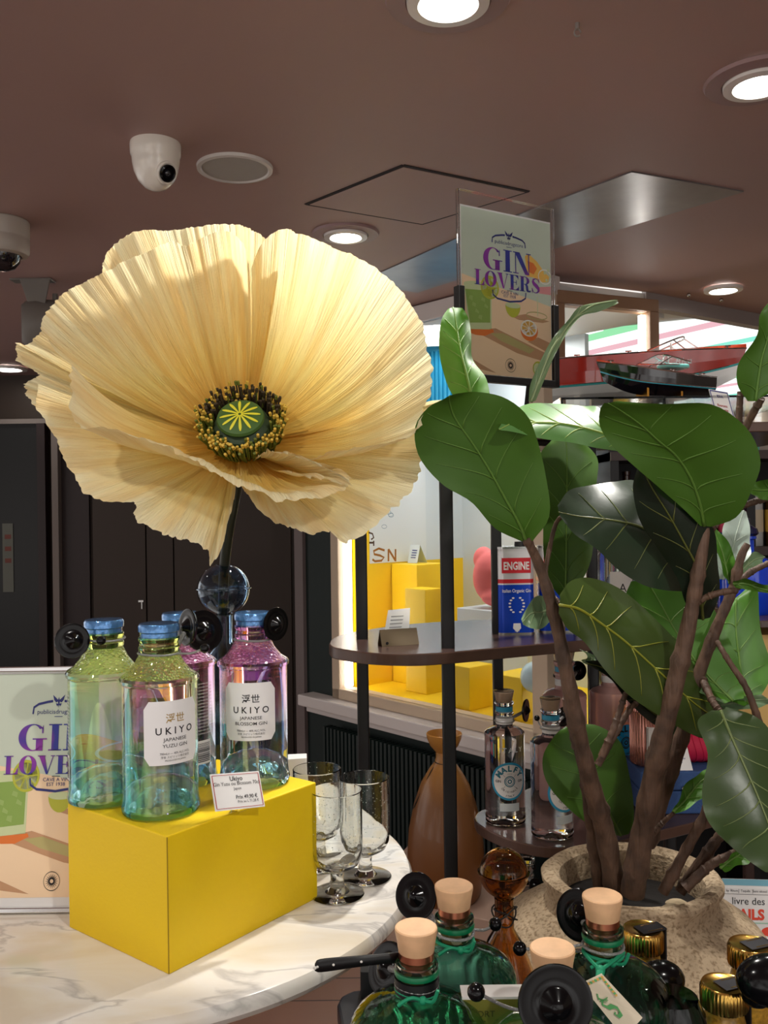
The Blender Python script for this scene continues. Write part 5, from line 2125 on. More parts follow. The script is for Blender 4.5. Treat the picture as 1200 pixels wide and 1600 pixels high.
for x_ in (.12, .62):
    m_ = MB()
    m_.box((L1 * x_, -.05, -.009), (L1 * x_ + .012, .05, .012))
    m_.build('cradle', M['white'], bt1, smooth=False, bevel=.001)
b0 = P(1106, 618, 1.73)
b1 = P(942, 624, 1.675)
yaw2 = math.atan2(b1.y - b0.y, b1.x - b0.x)
L2 = (b1 - b0).length
NV = mat('black_navy_lacquer', S(8, 10, 18), .08, coat=1.0)
bt2, _, _ = boat('model_boat', 'smaller model speedboat with black hull in front of the red one', (b0.x, b0.y, RZt + .006), yaw2, L2, .072, .060,
                 [NV, mat('boat_teal_line', S(30, 130, 150), .25), NV], MAHD, 0, (.22, .45, .62), sh0=.55)
for x_ in (.30, .62):
    m_ = MB()
    m_.box((L2 * x_, -.02, -.005), (L2 * x_ + .004, .02, .014))
    m_.build('cradle', M['gold'], bt2, smooth=False)
# price card by the boats
q0, q1 = P(1117, 648, 1.655), P(1146, 658, 1.655)
m_ = MB()
tl2 = P(1107, 608, 1.665)
u_ = P(1146, 645, 1.655) - P(1117, 640, 1.655)
u_ = P(1137, 613, 1.665) - tl2
dn_ = P(1119, 652, 1.655) - tl2
m_.add([tl2, tl2 + u_, tl2 + u_ + dn_, tl2 + dn_], [(3, 2, 1, 0)])
fq = lambda x, y: tl2 + u_ * x + dn_ * (1 - y) + Vector((0, -.0006, 0))
for a_ in (((.05, .04), (.95, .04)), ((.95, .04), (.95, .96)), ((.95, .96), (.05, .96)), ((.05, .96), (.05, .04))):
    strip(m_, a_, .035, fq, 1)
text(m_, 'RIVA', .5, .74, .15, fq, 1)
text(m_, 'Rivarama', .5, .42, .14, fq, 2)
text(m_, 'Maquette', .5, .27, .13, fq, 2)
m_.add([tl2 + dn_ * .4 + u_ * .3 + Vector((0, .001, 0)), tl2 + dn_ * .4 + u_ * .7 + Vector((0, .001, 0)), tl2 + dn_ * .98 + u_ * .5 + Vector((0, .03, -.0))], [(0, 1, 2)], 0)
tag(m_.build('price_card', [M['paper'], M['inkblue'], M['inkred']], smooth=False, solid=.0008), 'small bordered price card right of the model boats', 'price card')


# ================================================================ BACK BAR SHELVES (far right)
bs = thing('bottle_shelves', 'dark wooden wall shelves filled with bottles at the right edge', 'shelf', (1.6, 3.35, 0))
m_ = MB()
SX0, SX1, SY0, SY1 = .80, 2.3, 3.15, 3.40
shz = [.72, 1.155, 1.46, 1.80]
for z in shz:
    m_.box((SX0, SY0, z - .03), (SX1, SY1, z))
m_.build('shelf_boards', mat('grey_brown_board', S(74, 62, 60), .5), bs, smooth=False, world=True)
m_ = MB()
m_.box((SX0, SY1, 0), (SX1, SY1 + .03, 1.80))
m_.build('back_panel', M['nearblack'], bs, smooth=False, world=True)
m_ = MB()
for x in (SX0, 1.28, 1.78, SX1 - .03):
    m_.box((x, SY0 + .01, 0), (x + .03, SY1, 1.83))
m_.build('uprights', M['blackm'], bs, smooth=False, world=True)
m_ = MB()
m_.box((SX0, SY0 + .02, 1.60), (SX1, SY0 + .05, 1.80), 0)
random.seed(21)
cols_ = [S(20, 34, 26), S(40, 18, 16), S(14, 14, 18), S(90, 60, 20), S(200, 205, 205), S(20, 60, 140)]
bmats = [mat('shelf_bottle_%s' % nme, c_, .12, coat=.5) for nme, c_ in zip(('green', 'red', 'black', 'amber', 'clear', 'blue'), cols_)]
labs = [mat('shelf_label_cream', S(220, 206, 176), .6), mat('shelf_label_pink', S(220, 90, 120), .6), mat('shelf_label_teal', S(90, 190, 185), .6), mat('shelf_label_yellow', S(232, 190, 80), .6)]
protos = {}
names = {0: 'dark green', 1: 'dark red', 2: 'black', 3: 'amber', 4: 'clear', 5: 'blue'}
lnames = ['cream', 'pink', 'teal', 'yellow']
rows_ = {1.80: 'top board', 1.46: 'middle wall shelf', 1.155: 'lower wall shelf', .72: 'lowest wall shelf'}
cnt = 0
for z in shz[:3]:
    x = SX0 + .08
    prev = None
    while x < 1.62:
        bi = random.choice((0, 1, 2, 2, 3, 4, 5))
        li = random.randrange(4)
        kx = (bi, li)
        if kx not in protos:
            t = thing('shelf_bottle', 'x', 'bottle', (0, 0, 0))
            mm = MB()
            mm.lathe([(.0001, 0), (.036, 0), (.037, .004), (.037, .17), (.030, .195), (.014, .215), (.013, .26), (.015, .262), (.015, .275), (.0001, .275)], 20)
            mm.build('body', bmats[bi], t)
            mm = MB()
            mm.lathe([(.0372, .05), (.0378, .05), (.0378, .13), (.0372, .13)], 20)
            mm.build('label', labs[li], t)
            protos[kx] = t
            r_ = t
        else:
            src = protos[kx]
            r_ = src.copy()
            COL.objects.link(r_)
            for ch_ in src.children:
                c2_ = ch_.copy()
                c2_.parent = r_
                COL.objects.link(c2_)
        r_.location = (x, SY0 + .10, z)
        r_['label'] = '%s bottle with %s label on %s %s' % (names[bi], lnames[li], rows_[z], ('right of %s one' % prev) if prev else 'first at left')
        prev = names[bi] + ' ' + lnames[li]
        r_['category'] = 'bottle'
        r_['group'] = 'bottles on the wall shelves'
        x += random.choice((.085, .10, .13))
        cnt += 1
# teal tin and pale boxes at the upper right
def bxo(px0, py0, px1, py1, d, dep, m, name, label, cat='box', onz=None):
    a, b_ = P(px0, py0, d), P(px1, py1, d)
    z0 = onz if onz is not None else b_.z
    mm = MB()
    mm.box((a.x, d, z0), (b_.x, d + dep, a.z))
    return tag(mm.build(name, m, smooth=False, bevel=.003), label, cat)


bxo(1166, 661, 1187, 688, 3.2, .12, mat('turquoise_tin', S(110, 200, 190), .4), 'tin_box', 'small turquoise tin on the top board at the right edge', 'tin', onz=1.80)
bxo(1120, 640, 1250, 690, 3.36, .03, mat('cream_pelmet_board', S(218, 208, 196), .5), 'cream_board', 'cream board standing on the top of the wall shelves', 'board', onz=1.80)
bxo(1184, 992, 1260, 1092, 2.3, .2, mat('warm_yellow_box', S(236, 196, 120), .5), 'gift_box', 'warm yellow gift box at the right edge below the blue bottle', onz=.98)
# pedestal table carrying gift box, blue bottles
m_ = MB()
m_.box((.93, 2.22, 1.30), (1.5, 2.62, 1.318))
m_.box((.93, 2.22, .96), (1.5, 2.62, .98))
for x, y in ((1.02, 2.56), (1.45, 2.25), (1.45, 2.56)):
    m_.box((x, y, 0), (x + .025, y + .025, 1.31))
tag(m_.build('side_shelf', M['walnut'], smooth=False, bevel=.002), 'dark two tier side shelf holding the cobalt bottle at the right edge', 'shelf')
cb = PZ(1184, 968, 1.318)
cbm = mat('cobalt_glass', S(10, 70, 225), .05, trans=.55, ior=1.4, coat=.5)
cbm.node_tree.nodes['Principled BSDF'].inputs['Base Color'].default_value = (.01, .10, .95, 1)


def cobalt(c, label):
    return lat_bottle((c.x, c.y, 1.318), [(.0001, 0), (.055, 0), (.058, .005), (.058, .13), (.052, .145), (.022, .158), (.018, .165), (.018, .195), (.024, .198), (.024, .205), (.0001, .205)], cbm, label, None,
                      mat('navy_stopper', S(16, 22, 60), .2, coat=1), [(.0001, .255), (.008, .252), (.010, .235), (.026, .225), (.030, .212), (.024, .206), (.0001, .206)])


cobalt(Vector((cb.x + .03, 2.38, 0)), 'cobalt blue squat bottle at the right edge of the photo')
cobalt(Vector((P(1148, 900, 2.55).x, 2.52, 0)), 'cobalt blue bottle with round dark stopper behind the pale fig leaf')

# ================================================================ POTTED FIG
PD = 1.32
PC = P(986, 1368, PD)
PR = .128
PZr = PC.z
fig = thing('potted_fig', 'fiddle leaf fig in a rough stone urn', 'potted plant', (PC.x, PC.y, .45))
stn = mat('rough_beige_stone', S(170, 148, 120), .85)
b = stn.node_tree.nodes['Principled BSDF']
tc = N(stn, 'ShaderNodeTexCoord')
n1_ = N(stn, 'ShaderNodeTexNoise')
n1_.inputs['Scale'].default_value = 11
n1_.inputs['Detail'].default_value = 8
n2_ = N(stn, 'ShaderNodeTexVoronoi')
n2_.inputs['Scale'].default_value = 120
n3_ = N(stn, 'ShaderNodeTexNoise')
n3_.inputs['Scale'].default_value = 190
n3_.inputs['Detail'].default_value = 6
for q_ in (n1_, n2_, n3_):
    L(stn, tc.outputs['Object'], q_.inputs['Vector'])
rp = N(stn, 'ShaderNodeValToRGB')
rp.color_ramp.elements[0].position = .38
rp.color_ramp.elements[0].color = S(166, 145, 118)
rp.color_ramp.elements[1].position = .62
rp.color_ramp.elements[1].color = S(196, 174, 144)
L(stn, n1_.outputs['Fac'], rp.inputs['Fac'])
rp2 = N(stn, 'ShaderNodeValToRGB')
rp2.color_ramp.elements[0].position = .36
rp2.color_ramp.elements[0].color = (.45, .40, .33, 1)
rp2.color_ramp.elements[1].position = .50
rp2.color_ramp.elements[1].color = (1, 1, 1, 1)
L(stn, n3_.outputs['Fac'], rp2.inputs['Fac'])
mxx = N(stn, 'ShaderNodeMix')
mxx.data_type = 'RGBA'
mxx.blend_type = 'MULTIPLY'
mxx.inputs['Factor'].default_value = .8
L(stn, rp.outputs['Color'], mxx.inputs['A'])
L(stn, rp2.outputs['Color'], mxx.inputs['B'])
L(stn, mxx.outputs['Result'], b.inputs['Base Color'])
bp = N(stn, 'ShaderNodeBump')
bp.inputs['Strength'].default_value = .9
bp.inputs['Distance'].default_value = .004
L(stn, n3_.outputs['Fac'], bp.inputs['Height'])
L(stn, bp.outputs[0], b.inputs['Normal'])
m_ = MB()
z0 = PZr - .45
pr = [(.0001, 0), (.12, 0), (.16, .08), (.195, .20), (.208, .28), (.205, .335), (.185, .375), (.150, .400), (.128, .410), (.122, .418), (.123, .435), (.129, .444), (.129, .450), (.124, .454), (.112, .454), (.104, .448), (.101, .43), (.103, .40), (.10, .36), (.0001, .35)]
m_.lathe(pr, 96)
for v_ in m_.v:
    k = noise.noise(v_ * 14) * .004 + noise.noise(v_ * 40) * .0015
    d = Vector((v_.x, v_.y, 0))
    if d.length > .01:
        v_ += d.normalized() * k
o = m_.build('urn', stn, fig)
o.location = (0, 0, z0 - .45)
m_ = MB()
m_.lathe([(.0001, .010), (.06, .006), (.102, .0)], 40)
o = m_.build('soil', mat('dark_soil', S(28, 24, 22), .9, bump=1, bscale=60), fig)
o.location = (0, 0, PZr - .042 - .45)
m_ = MB()
random.seed(4)
for k in range(6):
    a = -1.9 + k * .30
    m_.ball((.060 * math.cos(a), .060 * math.sin(a) - .01, .012), .014, 0, 10, (1.2, .7, .5))
o = m_.build('dry_leaves', mat('dry_tan_leaf', S(186, 166, 134), .8, bump=1, bscale=60), fig)
o['kind'] = 'stuff'
o.location = (0, 0, PZr - .040 - .45)
m_ = MB()
m_.box((PC.x - .2, PC.y - .2, 0), (PC.x + .2, PC.y + .2, z0))
tag(m_.build('urn_plinth', M['walnut'], smooth=False, bevel=.004), 'dark square plinth under the stone urn', 'plinth')

bark = mat('brown_wrapped_bark', S(86, 64, 50), .6, var=.45, vscale=38)
bt_ = N(bark, 'ShaderNodeTexCoord')
bm_ = N(bark, 'ShaderNodeMapping')
bm_.inputs['Scale'].default_value = (150, 150, 22)
L(bark, bt_.outputs['Object'], bm_.inputs['Vector'])
bnz = N(bark, 'ShaderNodeTexNoise')
bnz.inputs['Scale'].default_value = 1.0
bnz.inputs['Detail'].default_value = 5
L(bark, bm_.outputs[0], bnz.inputs['Vector'])
bbp = N(bark, 'ShaderNodeBump')
bbp.inputs['Strength'].default_value = .9
bbp.inputs['Distance'].default_value = .004
L(bark, bnz.outputs['Fac'], bbp.inputs['Height'])
L(bark, bbp.outputs[0], bark.node_tree.nodes['Principled BSDF'].inputs['Normal'])


def branch(pts, r0, r1, n=44, seed=0):
    P_ = [P(*q) for q in pts]
    c = crom(P_, n)
    d = pts[0][2]
    m_ = MB()
    rr = []
    for i in range(n):
        t = i / (n - 1)
        rr.append(((r0 + (r1 - r0) * t) * d / F) * (1 + .22 * noise.noise(Vector((i * .55, seed, 0))) + (.22 if (i * 7 + seed * 3) % 11 == 0 else 0)))
    m_.tube(c, rr, 12)
    return m_.build('branch', bark, fig, world=True)


branch([(962, 1392, 1.30), (945, 1300, 1.28), (925, 1230, 1.26), (905, 1150, 1.24), (885, 1050, 1.22), (866, 960, 1.21), (843, 885, 1.20), (822, 840, 1.18)], 17, 6, seed=1)
branch([(938, 1388, 1.32), (925, 1290, 1.30), (914, 1200, 1.27), (900, 1150, 1.25), (888, 1090, 1.235)], 11, 9, seed=2)
branch([(890, 1080, 1.26), (880, 1010, 1.29), (878, 960, 1.33), (882, 925, 1.37)], 7, 4, seed=3)
branch([(988, 1396, 1.27), (1004, 1300, 1.25), (1028, 1180, 1.23), (1052, 1080, 1.21), (1074, 985, 1.20), (1090, 900, 1.19), (1102, 822, 1.19)], 19, 8, seed=4)
branch([(1010, 1320, 1.29), (1040, 1230, 1.28), (1066, 1150, 1.27), (1090, 1060, 1.26), (1118, 985, 1.25), (1143, 925, 1.25), (1158, 870, 1.25), (1168, 850, 1.25)], 13, 5, seed=5)
branch([(1130, 950, 1.25), (1160, 905, 1.26), (1190, 885, 1.27), (1230, 870, 1.28)], 6, 4, seed=6)
branch([(940, 1182, 1.24), (958, 1140, 1.24), (972, 1100, 1.25), (978, 1082, 1.26)], 6, 4, seed=7)
branch([(934, 1195, 1.25), (962, 1145, 1.25), (984, 1108, 1.26), (995, 1098, 1.27)], 6, 4, seed=8)
branch([(1036, 1394, 1.25), (1068, 1335, 1.24), (1100, 1275, 1.23), (1122, 1215, 1.22), (1140, 1150, 1.21), (1128, 1112, 1.20)], 9, 5, seed=9)
branch([(1062, 1394, 1.27), (1100, 1340, 1.27), (1126, 1305, 1.27), (1150, 1285, 1.27), (1200, 1255, 1.27)], 9, 7, seed=10)
branch([(1070, 1388, 1.25), (1110, 1352, 1.25), (1140, 1336, 1.25), (1175, 1318, 1.25)], 8, 5, seed=11)
branch([(1078, 950, 1.20), (1100, 935, 1.19), (1125, 926, 1.18), (1152, 922, 1.18)], 5, 5, seed=12)
branch([(1106, 840, 1.24), (1128, 770, 1.26), (1150, 705, 1.26), (1168, 662, 1.25), (1190, 622, 1.22)], 6, 6, seed=13)
branch([(1110, 830, 1.25), (1130, 808, 1.25), (1162, 790, 1.25), (1200, 778, 1.25)], 5, 5, seed=14)
branch([(850, 905, 1.205), (858, 860, 1.21), (868, 820, 1.21), (880, 804, 1.20)], 4, 3, seed=15)
branch([(1098, 1062, 1.255), (1106, 1080, 1.23), (1116, 1100, 1.21), (1127, 1114, 1.20)], 6, 5, seed=16)
branch([(1014, 1310, 1.26), (1036, 1285, 1.25), (1053, 1270, 1.24)], 5, 3, seed=17)
branch([(1120, 1002, 1.22), (1140, 1035, 1.20), (1166, 1075, 1.19), (1185, 1125, 1.19), (1200, 1170, 1.2)], 4, 6, seed=18)
branch([(1155, 700, 1.3), (1155, 650, 1.3), (1157, 612, 1.3)], 5, 5, seed=19)
branch([(876, 945, 1.23), (868, 935, 1.24), (858, 945, 1.25)], 3, 2, seed=20)


def leafmat(name, col, rough, vein, tr=.12):
    m = mat(name, col, rough, var=.10, vscale=9, bump=.12, bscale=70, coat=.0)
    v = mat(name + '_vein', vein, rough)
    return [m, v]


LU = leafmat('fig_leaf_underside', S(60, 96, 22), .5, S(84, 118, 44))
LG = leafmat('fig_leaf_bright', S(74, 124, 34), .45, S(104, 140, 62))
LT = leafmat('fig_leaf_glossy_top', S(56, 74, 40), .32, S(110, 124, 74))
LD = leafmat('fig_leaf_dark', S(20, 32, 20), .28, S(84, 88, 40))
LP = leafmat('fig_leaf_pale', S(122, 150, 112), .30, S(140, 160, 120))
LO = leafmat('fig_leaf_olive', S(56, 72, 30), .28, S(126, 128, 40))


def leaf(st, d0, d1, mats_, cup=.012, veins=5, seed=0, wav=.004, dedge=(0, 0)):
    """st: stations of (left xy, midrib xy, right xy) from base to tip"""
    n, k = 30, 14
    Lp, Mp, Rp = [], [], []
    m = len(st)
    for i, q in enumerate(st):
        t = i / (m - 1)
        d = d0 + (d1 - d0) * t
        Lp.append(P(q[0], q[1], d + dedge[0] * math.sin(PI * t)))
        Mp.append(P(q[2], q[3], d))
        Rp.append(P(q[4], q[5], d + dedge[1] * math.sin(PI * t)))
    Lc, Mc, Rc = crom(Lp, n), crom(Mp, n), crom(Rp, n)
    rows = []
    for i in range(n):
        row = []
        t = i / (n - 1)
        for j in range(k + 1):
            s_ = j / k * 2 - 1
            p_ = Mc[i].lerp(Lc[i] if s_ < 0 else Rc[i], abs(s_))
            bow = cup * (abs(s_) ** 1.6) * math.sin(PI * min(1, t + .08)) if True else 0
            wv_ = wav * abs(s_) ** 2 * math.sin(t * 13 + seed + (2 if s_ > 0 else 0))
            wv_ += .0022 * math.cos(t * 26 * 1.0 - abs(s_) * 4) * abs(s_) * (1 - abs(s_))
            row.append(p_ + FW * (wv_ - bow))
        rows.append(row)
    m_ = MB()
    m_.grid(rows, 0)
    mid = [rows[i][k // 2] - FW * .0006 for i in range(n)]
    m_.tube(mid, [.0022 * (1 - .75 * i / n) for i in range(n)], 6, 1)
    for v in range(veins):
        i0 = int(n * (.08 + .72 * v / max(1, veins)))
        for sgn in (-1, 1):
            vp = []
            for q_ in range(7):
                f = q_ / 6 * .80
                ii = min(n - 1, i0 + int(n * .17 * f ** .8))
                jj = k / 2 + sgn * f * k / 2
                ja = int(math.floor(jj))
                jb = min(k, ja + 1)
                fi = min(n - 1.001, i0 + n * .17 * f ** .8)
                ii = int(fi)
                pA = rows[ii][ja].lerp(rows[ii][jb], jj - ja)
                pB = rows[ii + 1][ja].lerp(rows[ii + 1][jb], jj - ja)
                vp.append(pA.lerp(pB, fi - ii) - FW * .0004)
            m_.tube(vp, [.0011 * (1 - .12 * q_) for q_ in range(7)], 5, 1)
    o = m_.build('leaf', mats_, fig, world=True, ang=180)
    return o


def LF(s, *a, **k):
    st = [tuple(float(x) for x in q.split(',')) for q in s.split(';')]
    return leaf(st, *a, **k)


LF('815,846,822,846,832,845;772,825,812,820,856,805;735,785,790,780,850,740;690,757,765,735,838,690;655,715,740,695,820,650;648,670,712,655,785,622;668,638,703,630,744,612;697,621,702,618,714,615', 1.18, 1.08, LU, seed=1)
LF('712,622,738,627,766,618;700,600,730,590,760,585;690,560,722,558,740,555;687,525,716,528,738,522;691,496,712,500,734,498;700,482,708,480,722,482', 1.22, 1.30, LG, seed=2, cup=-.02)
LF('826,627,830,628,836,627;828,600,842,595,858,575;848,556,860,550,872,545;866,525,880,520,889,515;886,502,898,497,910,494;905,480,925,478,935,487;940,471,950,472,958,478;963,468,965,470,966,474', 1.24, 1.30, leafmat('fig_leaf_greygreen', S(96, 116, 84), .3, S(120, 134, 96)), seed=3, cup=.004, veins=3)
LF('985,708,986,708,990,708;945,640,960,685,965,703;915,632,925,672,930,698;870,629,880,662,895,690;825,630,835,660,850,684;795,648,805,660,812,677;778,670,780,671,782,672', 1.26, 1.10, leafmat('fig_leaf_light_top', S(96, 140, 78), .34, S(150, 172, 90)), seed=4, cup=-.015, dedge=(.05, -.03))
LF('1092,822,1100,822,1112,823;1062,792,1093,785,1148,808;1030,765,1078,745,1168,765;992,735,1056,712,1182,720;955,700,1030,690,1165,672;937,668,1000,663,1110,634;936,642,970,642,1035,632;943,630,950,630,965,626', 1.18, 1.06, LU, seed=5)
LF('876,935,883,937,890,935;856,905,884,905,910,900;846,860,885,860,923,860;846,810,885,810,928,805;843,760,886,760,929,755;842,712,886,712,932,715;862,688,884,686,910,686', 1.38, 1.40, LU, seed=6, wav=.006)
LF('1070,850,1070,900,1070,925;1035,790,1040,850,1040,923;1002,752,1005,825,1010,915;965,752,970,815,970,890;925,758,935,810,935,858;890,766,900,806,900,835;872,790,873,800,876,808', 1.24, 1.16, leafmat('fig_leaf_deep_glossy', S(40, 54, 38), .30, S(98, 106, 60)), seed=7, cup=-.02, veins=4, dedge=(.05, -.04))
LF('1090,968,1098,968,1110,965;1072,940,1095,930,1128,925;1060,900,1090,890,1128,880;1035,860,1070,850,1120,830;1002,815,1045,805,1090,790;990,765,1020,765,1045,760;998,728,1002,730,1006,732', 1.22, 1.14, LD, seed=8, cup=-.012, veins=4)
LF('876,930,874,945,873,958;895,908,905,952,890,985;930,905,940,975,920,1008;980,925,980,1005,950,1050;1040,980,1030,1050,990,1092;1100,1050,1080,1095,1040,1125;1130,1110,1120,1125,1090,1152;1140,1140,1138,1145,1125,1155', 1.16, 1.26, LO, seed=9, cup=-.02, veins=6, dedge=(.04, -.04))
LF('1130,1098,1145,1095,1160,1090;1075,1072,1120,1070,1160,1070;1020,1030,1085,1030,1150,1040;990,985,1055,985,1130,985;977,940,1030,940,1100,935;985,908,1010,905,1040,912', 1.25, 1.30, LG, seed=10, veins=5)
LF('1160,1102,1170,1100,1185,1095;1125,1085,1160,1070,1194,1070;1108,1050,1155,1030,1198,1035;1110,1010,1150,985,1185,980;1115,980,1150,940,1180,920;1135,945,1155,930,1172,915', 1.27, 1.34, LG, seed=11, veins=4)
LF('1112,1110,1126,1110,1140,1108;1099,1135,1138,1140,1190,1125;1112,1180,1158,1185,1225,1170;1105,1235,1180,1235,1250,1230;1115,1290,1200,1285,1255,1290;1145,1325,1215,1325,1250,1335;1195,1362,1220,1365,1235,1362', 1.18, 1.04, LT, seed=12, cup=-.02, veins=6, wav=.008)
LF('955,1304,970,1306,982,1303;925,1290,955,1275,986,1280;885,1258,935,1240,986,1240;853,1220,915,1205,978,1195;847,1180,900,1175,965,1155;865,1148,892,1152,935,1134;885,1136,890,1136,900,1133', 1.34, 1.36, LU, seed=13, veins=4)
LF('872,935,872,940,872,945;850,930,850,955,850,978;830,935,830,958,828,980;815,968,816,972,817,976', 1.26, 1.22, LP, seed=14, veins=3)
LF('1168,627,1180,627,1190,620;1147,605,1185,590,1225,600;1150,570,1190,560,1240,560;1175,530,1200,525,1240,520;1185,495,1205,490,1235,490;1205,468,1210,468,1215,470', 1.22, 1.20, LU, seed=15, veins=3)
LF('1235,762,1236,765,1236,768;1210,750,1212,765,1215,780;1185,751,1190,766,1190,781;1172,760,1172,765,1173,772', 1.24, 1.22, LU, seed=16, veins=2)
LF('1120,905,1130,905,1140,900;1115,870,1140,875,1165,870;1126,830,1150,835,1169,840;1140,800,1162,797,1167,800', 1.32, 1.36, leafmat('fig_leaf_silvery', S(170, 186, 176), .35, S(180, 194, 180)), seed=17, veins=3)
LF('1143,905,1146,907,1150,906;1155,880,1160,890,1165,898;1175,862,1178,875,1185,885;1192,868,1195,870,1194,874', 1.30, 1.32, LP, seed=18, veins=2)
LF('1050,1120,1045,1130,1045,1140;1010,1085,1010,1105,1012,1125;975,1052,975,1070,975,1090;940,1032,945,1045,950,1058;915,1033,916,1036,917,1038', 1.30, 1.24, LD, seed=19, veins=3)
LF('1050,1268,1052,1268,1054,1270;1058,1240,1072,1248,1085,1250;1075,1215,1090,1225,1105,1235;1105,1203,1110,1210,1115,1220', 1.24, 1.28, LG, seed=20, veins=3)
LF('1124,1350,1125,1356,1130,1360;1135,1335,1143,1342,1150,1348;1150,1322,1160,1332,1170,1340;1172,1310,1180,1318,1188,1326', 1.22, 1.24, LG, seed=21, veins=2)
LF('1144,908,1145,912,1147,918;1160,903,1165,912,1170,922;1185,912,1190,920,1195,926;1215,915,1218,925,1220,932', 1.17, 1.16, LU, seed=22, veins=2)
LF('1138,912,1140,912,1144,910;1126,895,1136,895,1144,890;1116,860,1128,862,1140,855;1112,825,1114,826,1118,825', 1.26, 1.28, LG, seed=23, veins=2)
LF('1030,1210,1033,1212,1036,1210;1032,1180,1040,1180,1050,1176;1034,1150,1044,1150,1056,1140;1040,1110,1050,1110,1060,1105', 1.32, 1.30, LT, seed=24, veins=2)
LF('1105,1102,1108,1104,1112,1106;1110,1090,1135,1100,1140,1108;1140,1088,1165,1095,1175,1104;1190,1085,1200,1092,1210,1100', 1.30, 1.26, LP, seed=25, veins=2)
LF('908,1032,910,1034,912,1036;915,1022,925,1030,930,1040;905,1014,915,1018,930,1024', 1.34, 1.34, LP, seed=26, veins=1)


# ================================================================ FLOOR VASE, LOW PLINTH, AMBER VASE
m_ = MB()
pl_ = [(-.03, 3.40), (.05, 3.18), (.65, 2.86), (.76, 2.86), (.76, 3.10), (.60, 3.26), (.10, 3.78)]
m_.prism(pl_[::1], 0, .215)
tag(m_.build('low_plinth', mat('pinkish_beige_plinth', S(186, 156, 138), .6), smooth=False, bevel=.004), 'low pinkish beige plinth under the amber floor vase', 'plinth')
vz = P(690, 1145, 3.22)
vc = P(696, 1300, 3.22)
k = 3.22 / F
H_ = (1385 - 1146) * k
zb_ = .215
H_ = vz.z - zb_
pr = [(.0001, .002), (48, 0), (54, 8), (59, 40), (60, 70), (57, 105), (48, 145), (37, 175), (24, 196), (15, 208), (13.5, 214), (13.5, 222), (22, 232), (27, 243), (28, 250), (27, 251), (25, 243), (18, 233), (11, 222), (11, 205), (.0001, 204)]
sc_ = H_ / 251
t = thing('floor_vase', 'tall matt amber floor vase with a flared bowl mouth', 'vase', (vc.x, 3.22, zb_))
m_ = MB()
m_.lathe([(a * k if a > .001 else .0001, z * sc_) for a, z in pr], 64)
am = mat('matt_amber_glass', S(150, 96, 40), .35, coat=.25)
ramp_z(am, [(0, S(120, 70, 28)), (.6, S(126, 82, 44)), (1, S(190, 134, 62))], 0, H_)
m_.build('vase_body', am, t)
m_ = MB()
for zz in (205, 208):
    m_.tube([Vector((15.5 * k * math.cos(a), 15.5 * k * math.sin(a), zz * sc_ + .004 * math.sin(a))) for a in [j * PI / 12 for j in range(25)]], .002, 6)
m_.tube([Vector((-13 * k, -.01, 206 * sc_)), Vector((-22 * k, -.03, 196 * sc_)), Vector((-50 * k, -.03, 140 * sc_))], .0018, 6)
m_.build('cord', M['nearblack'], t)

pl2 = thing('display_plinth', 'beige plinth behind the green bottles carrying the amber ball vase', 'plinth', (.2, 1.35, 0))
m_ = MB()
m_.box((.09, 1.10, 0), (.19, 1.235, .80))
m_.build('plinth_body', mat('beige_plinth', S(196, 168, 146), .6), pl2, smooth=False, world=True, bevel=.003)
AB = P(787, 1364, 1.175)
AMG = mat('amber_glass', (.62, .33, .08, 1), .01, trans=1.0, ior=1.45)
t = ball_vase(Vector((AB.x, AB.y, 0)), .80, AB.z, .0320, AMG, 'amber glass vase with a closed ball top beside the stone urn', .042)
m_ = MB()
random.seed(9)
nkz = AB.z - .80 - .0320 - .022
for q_ in range(3):
    m_.tube([Vector(((.015 + .002 * math.sin(a * 3 + q_)) * math.cos(a), (.015 + .002 * math.sin(a * 3 + q_)) * math.sin(a), nkz + .010 * math.sin(a + q_ * 2))) for a in [j * PI / 12 for j in range(25)]], .0011, 6)
m_.build('cord', M['nearblack'], t)
c = P(822, 1340, 1.56)
m_ = MB()
m_.box((c.x - .05, 1.51, 0), (c.x + .05, 1.61, .80))
tag(m_.build('display_plinth', M['blackm'], smooth=False, bevel=.003), 'slim black plinth under the teal tinted bottle below the walnut shelf', 'plinth')
t = lat_bottle((c.x, 1.56, .80), [(.0001, 0), (.036, 0), (.038, .004), (.038, c.z - .80 - .075), (.030, c.z - .80 - .055), (.012, c.z - .80 - .045), (.0115, c.z - .80 - .012), (.015, c.z - .80 - .008), (.015, c.z - .80), (.0001, c.z - .80)], mat('pale_teal_glass', (.80, .95, .93, 1), .01, trans=1, ior=1.4),
               'clear teal tinted bottle with yellow content behind the amber ball vase', capm=mat('yellow_liqueur_label', S(206, 190, 40), .4), capprof=[(.0385, .10), (.0388, .10), (.0388, c.z - .80 - .10), (.0385, c.z - .80 - .10)])
bottle_tag('black security tag on the bottle between amber vase and urn', P(836, 1383, 1.50), (.3, -.9, .3), .011, Vector((c.x, 1.56, c.z - .03)), .0125, P(834, 1355, 1.50), .004)

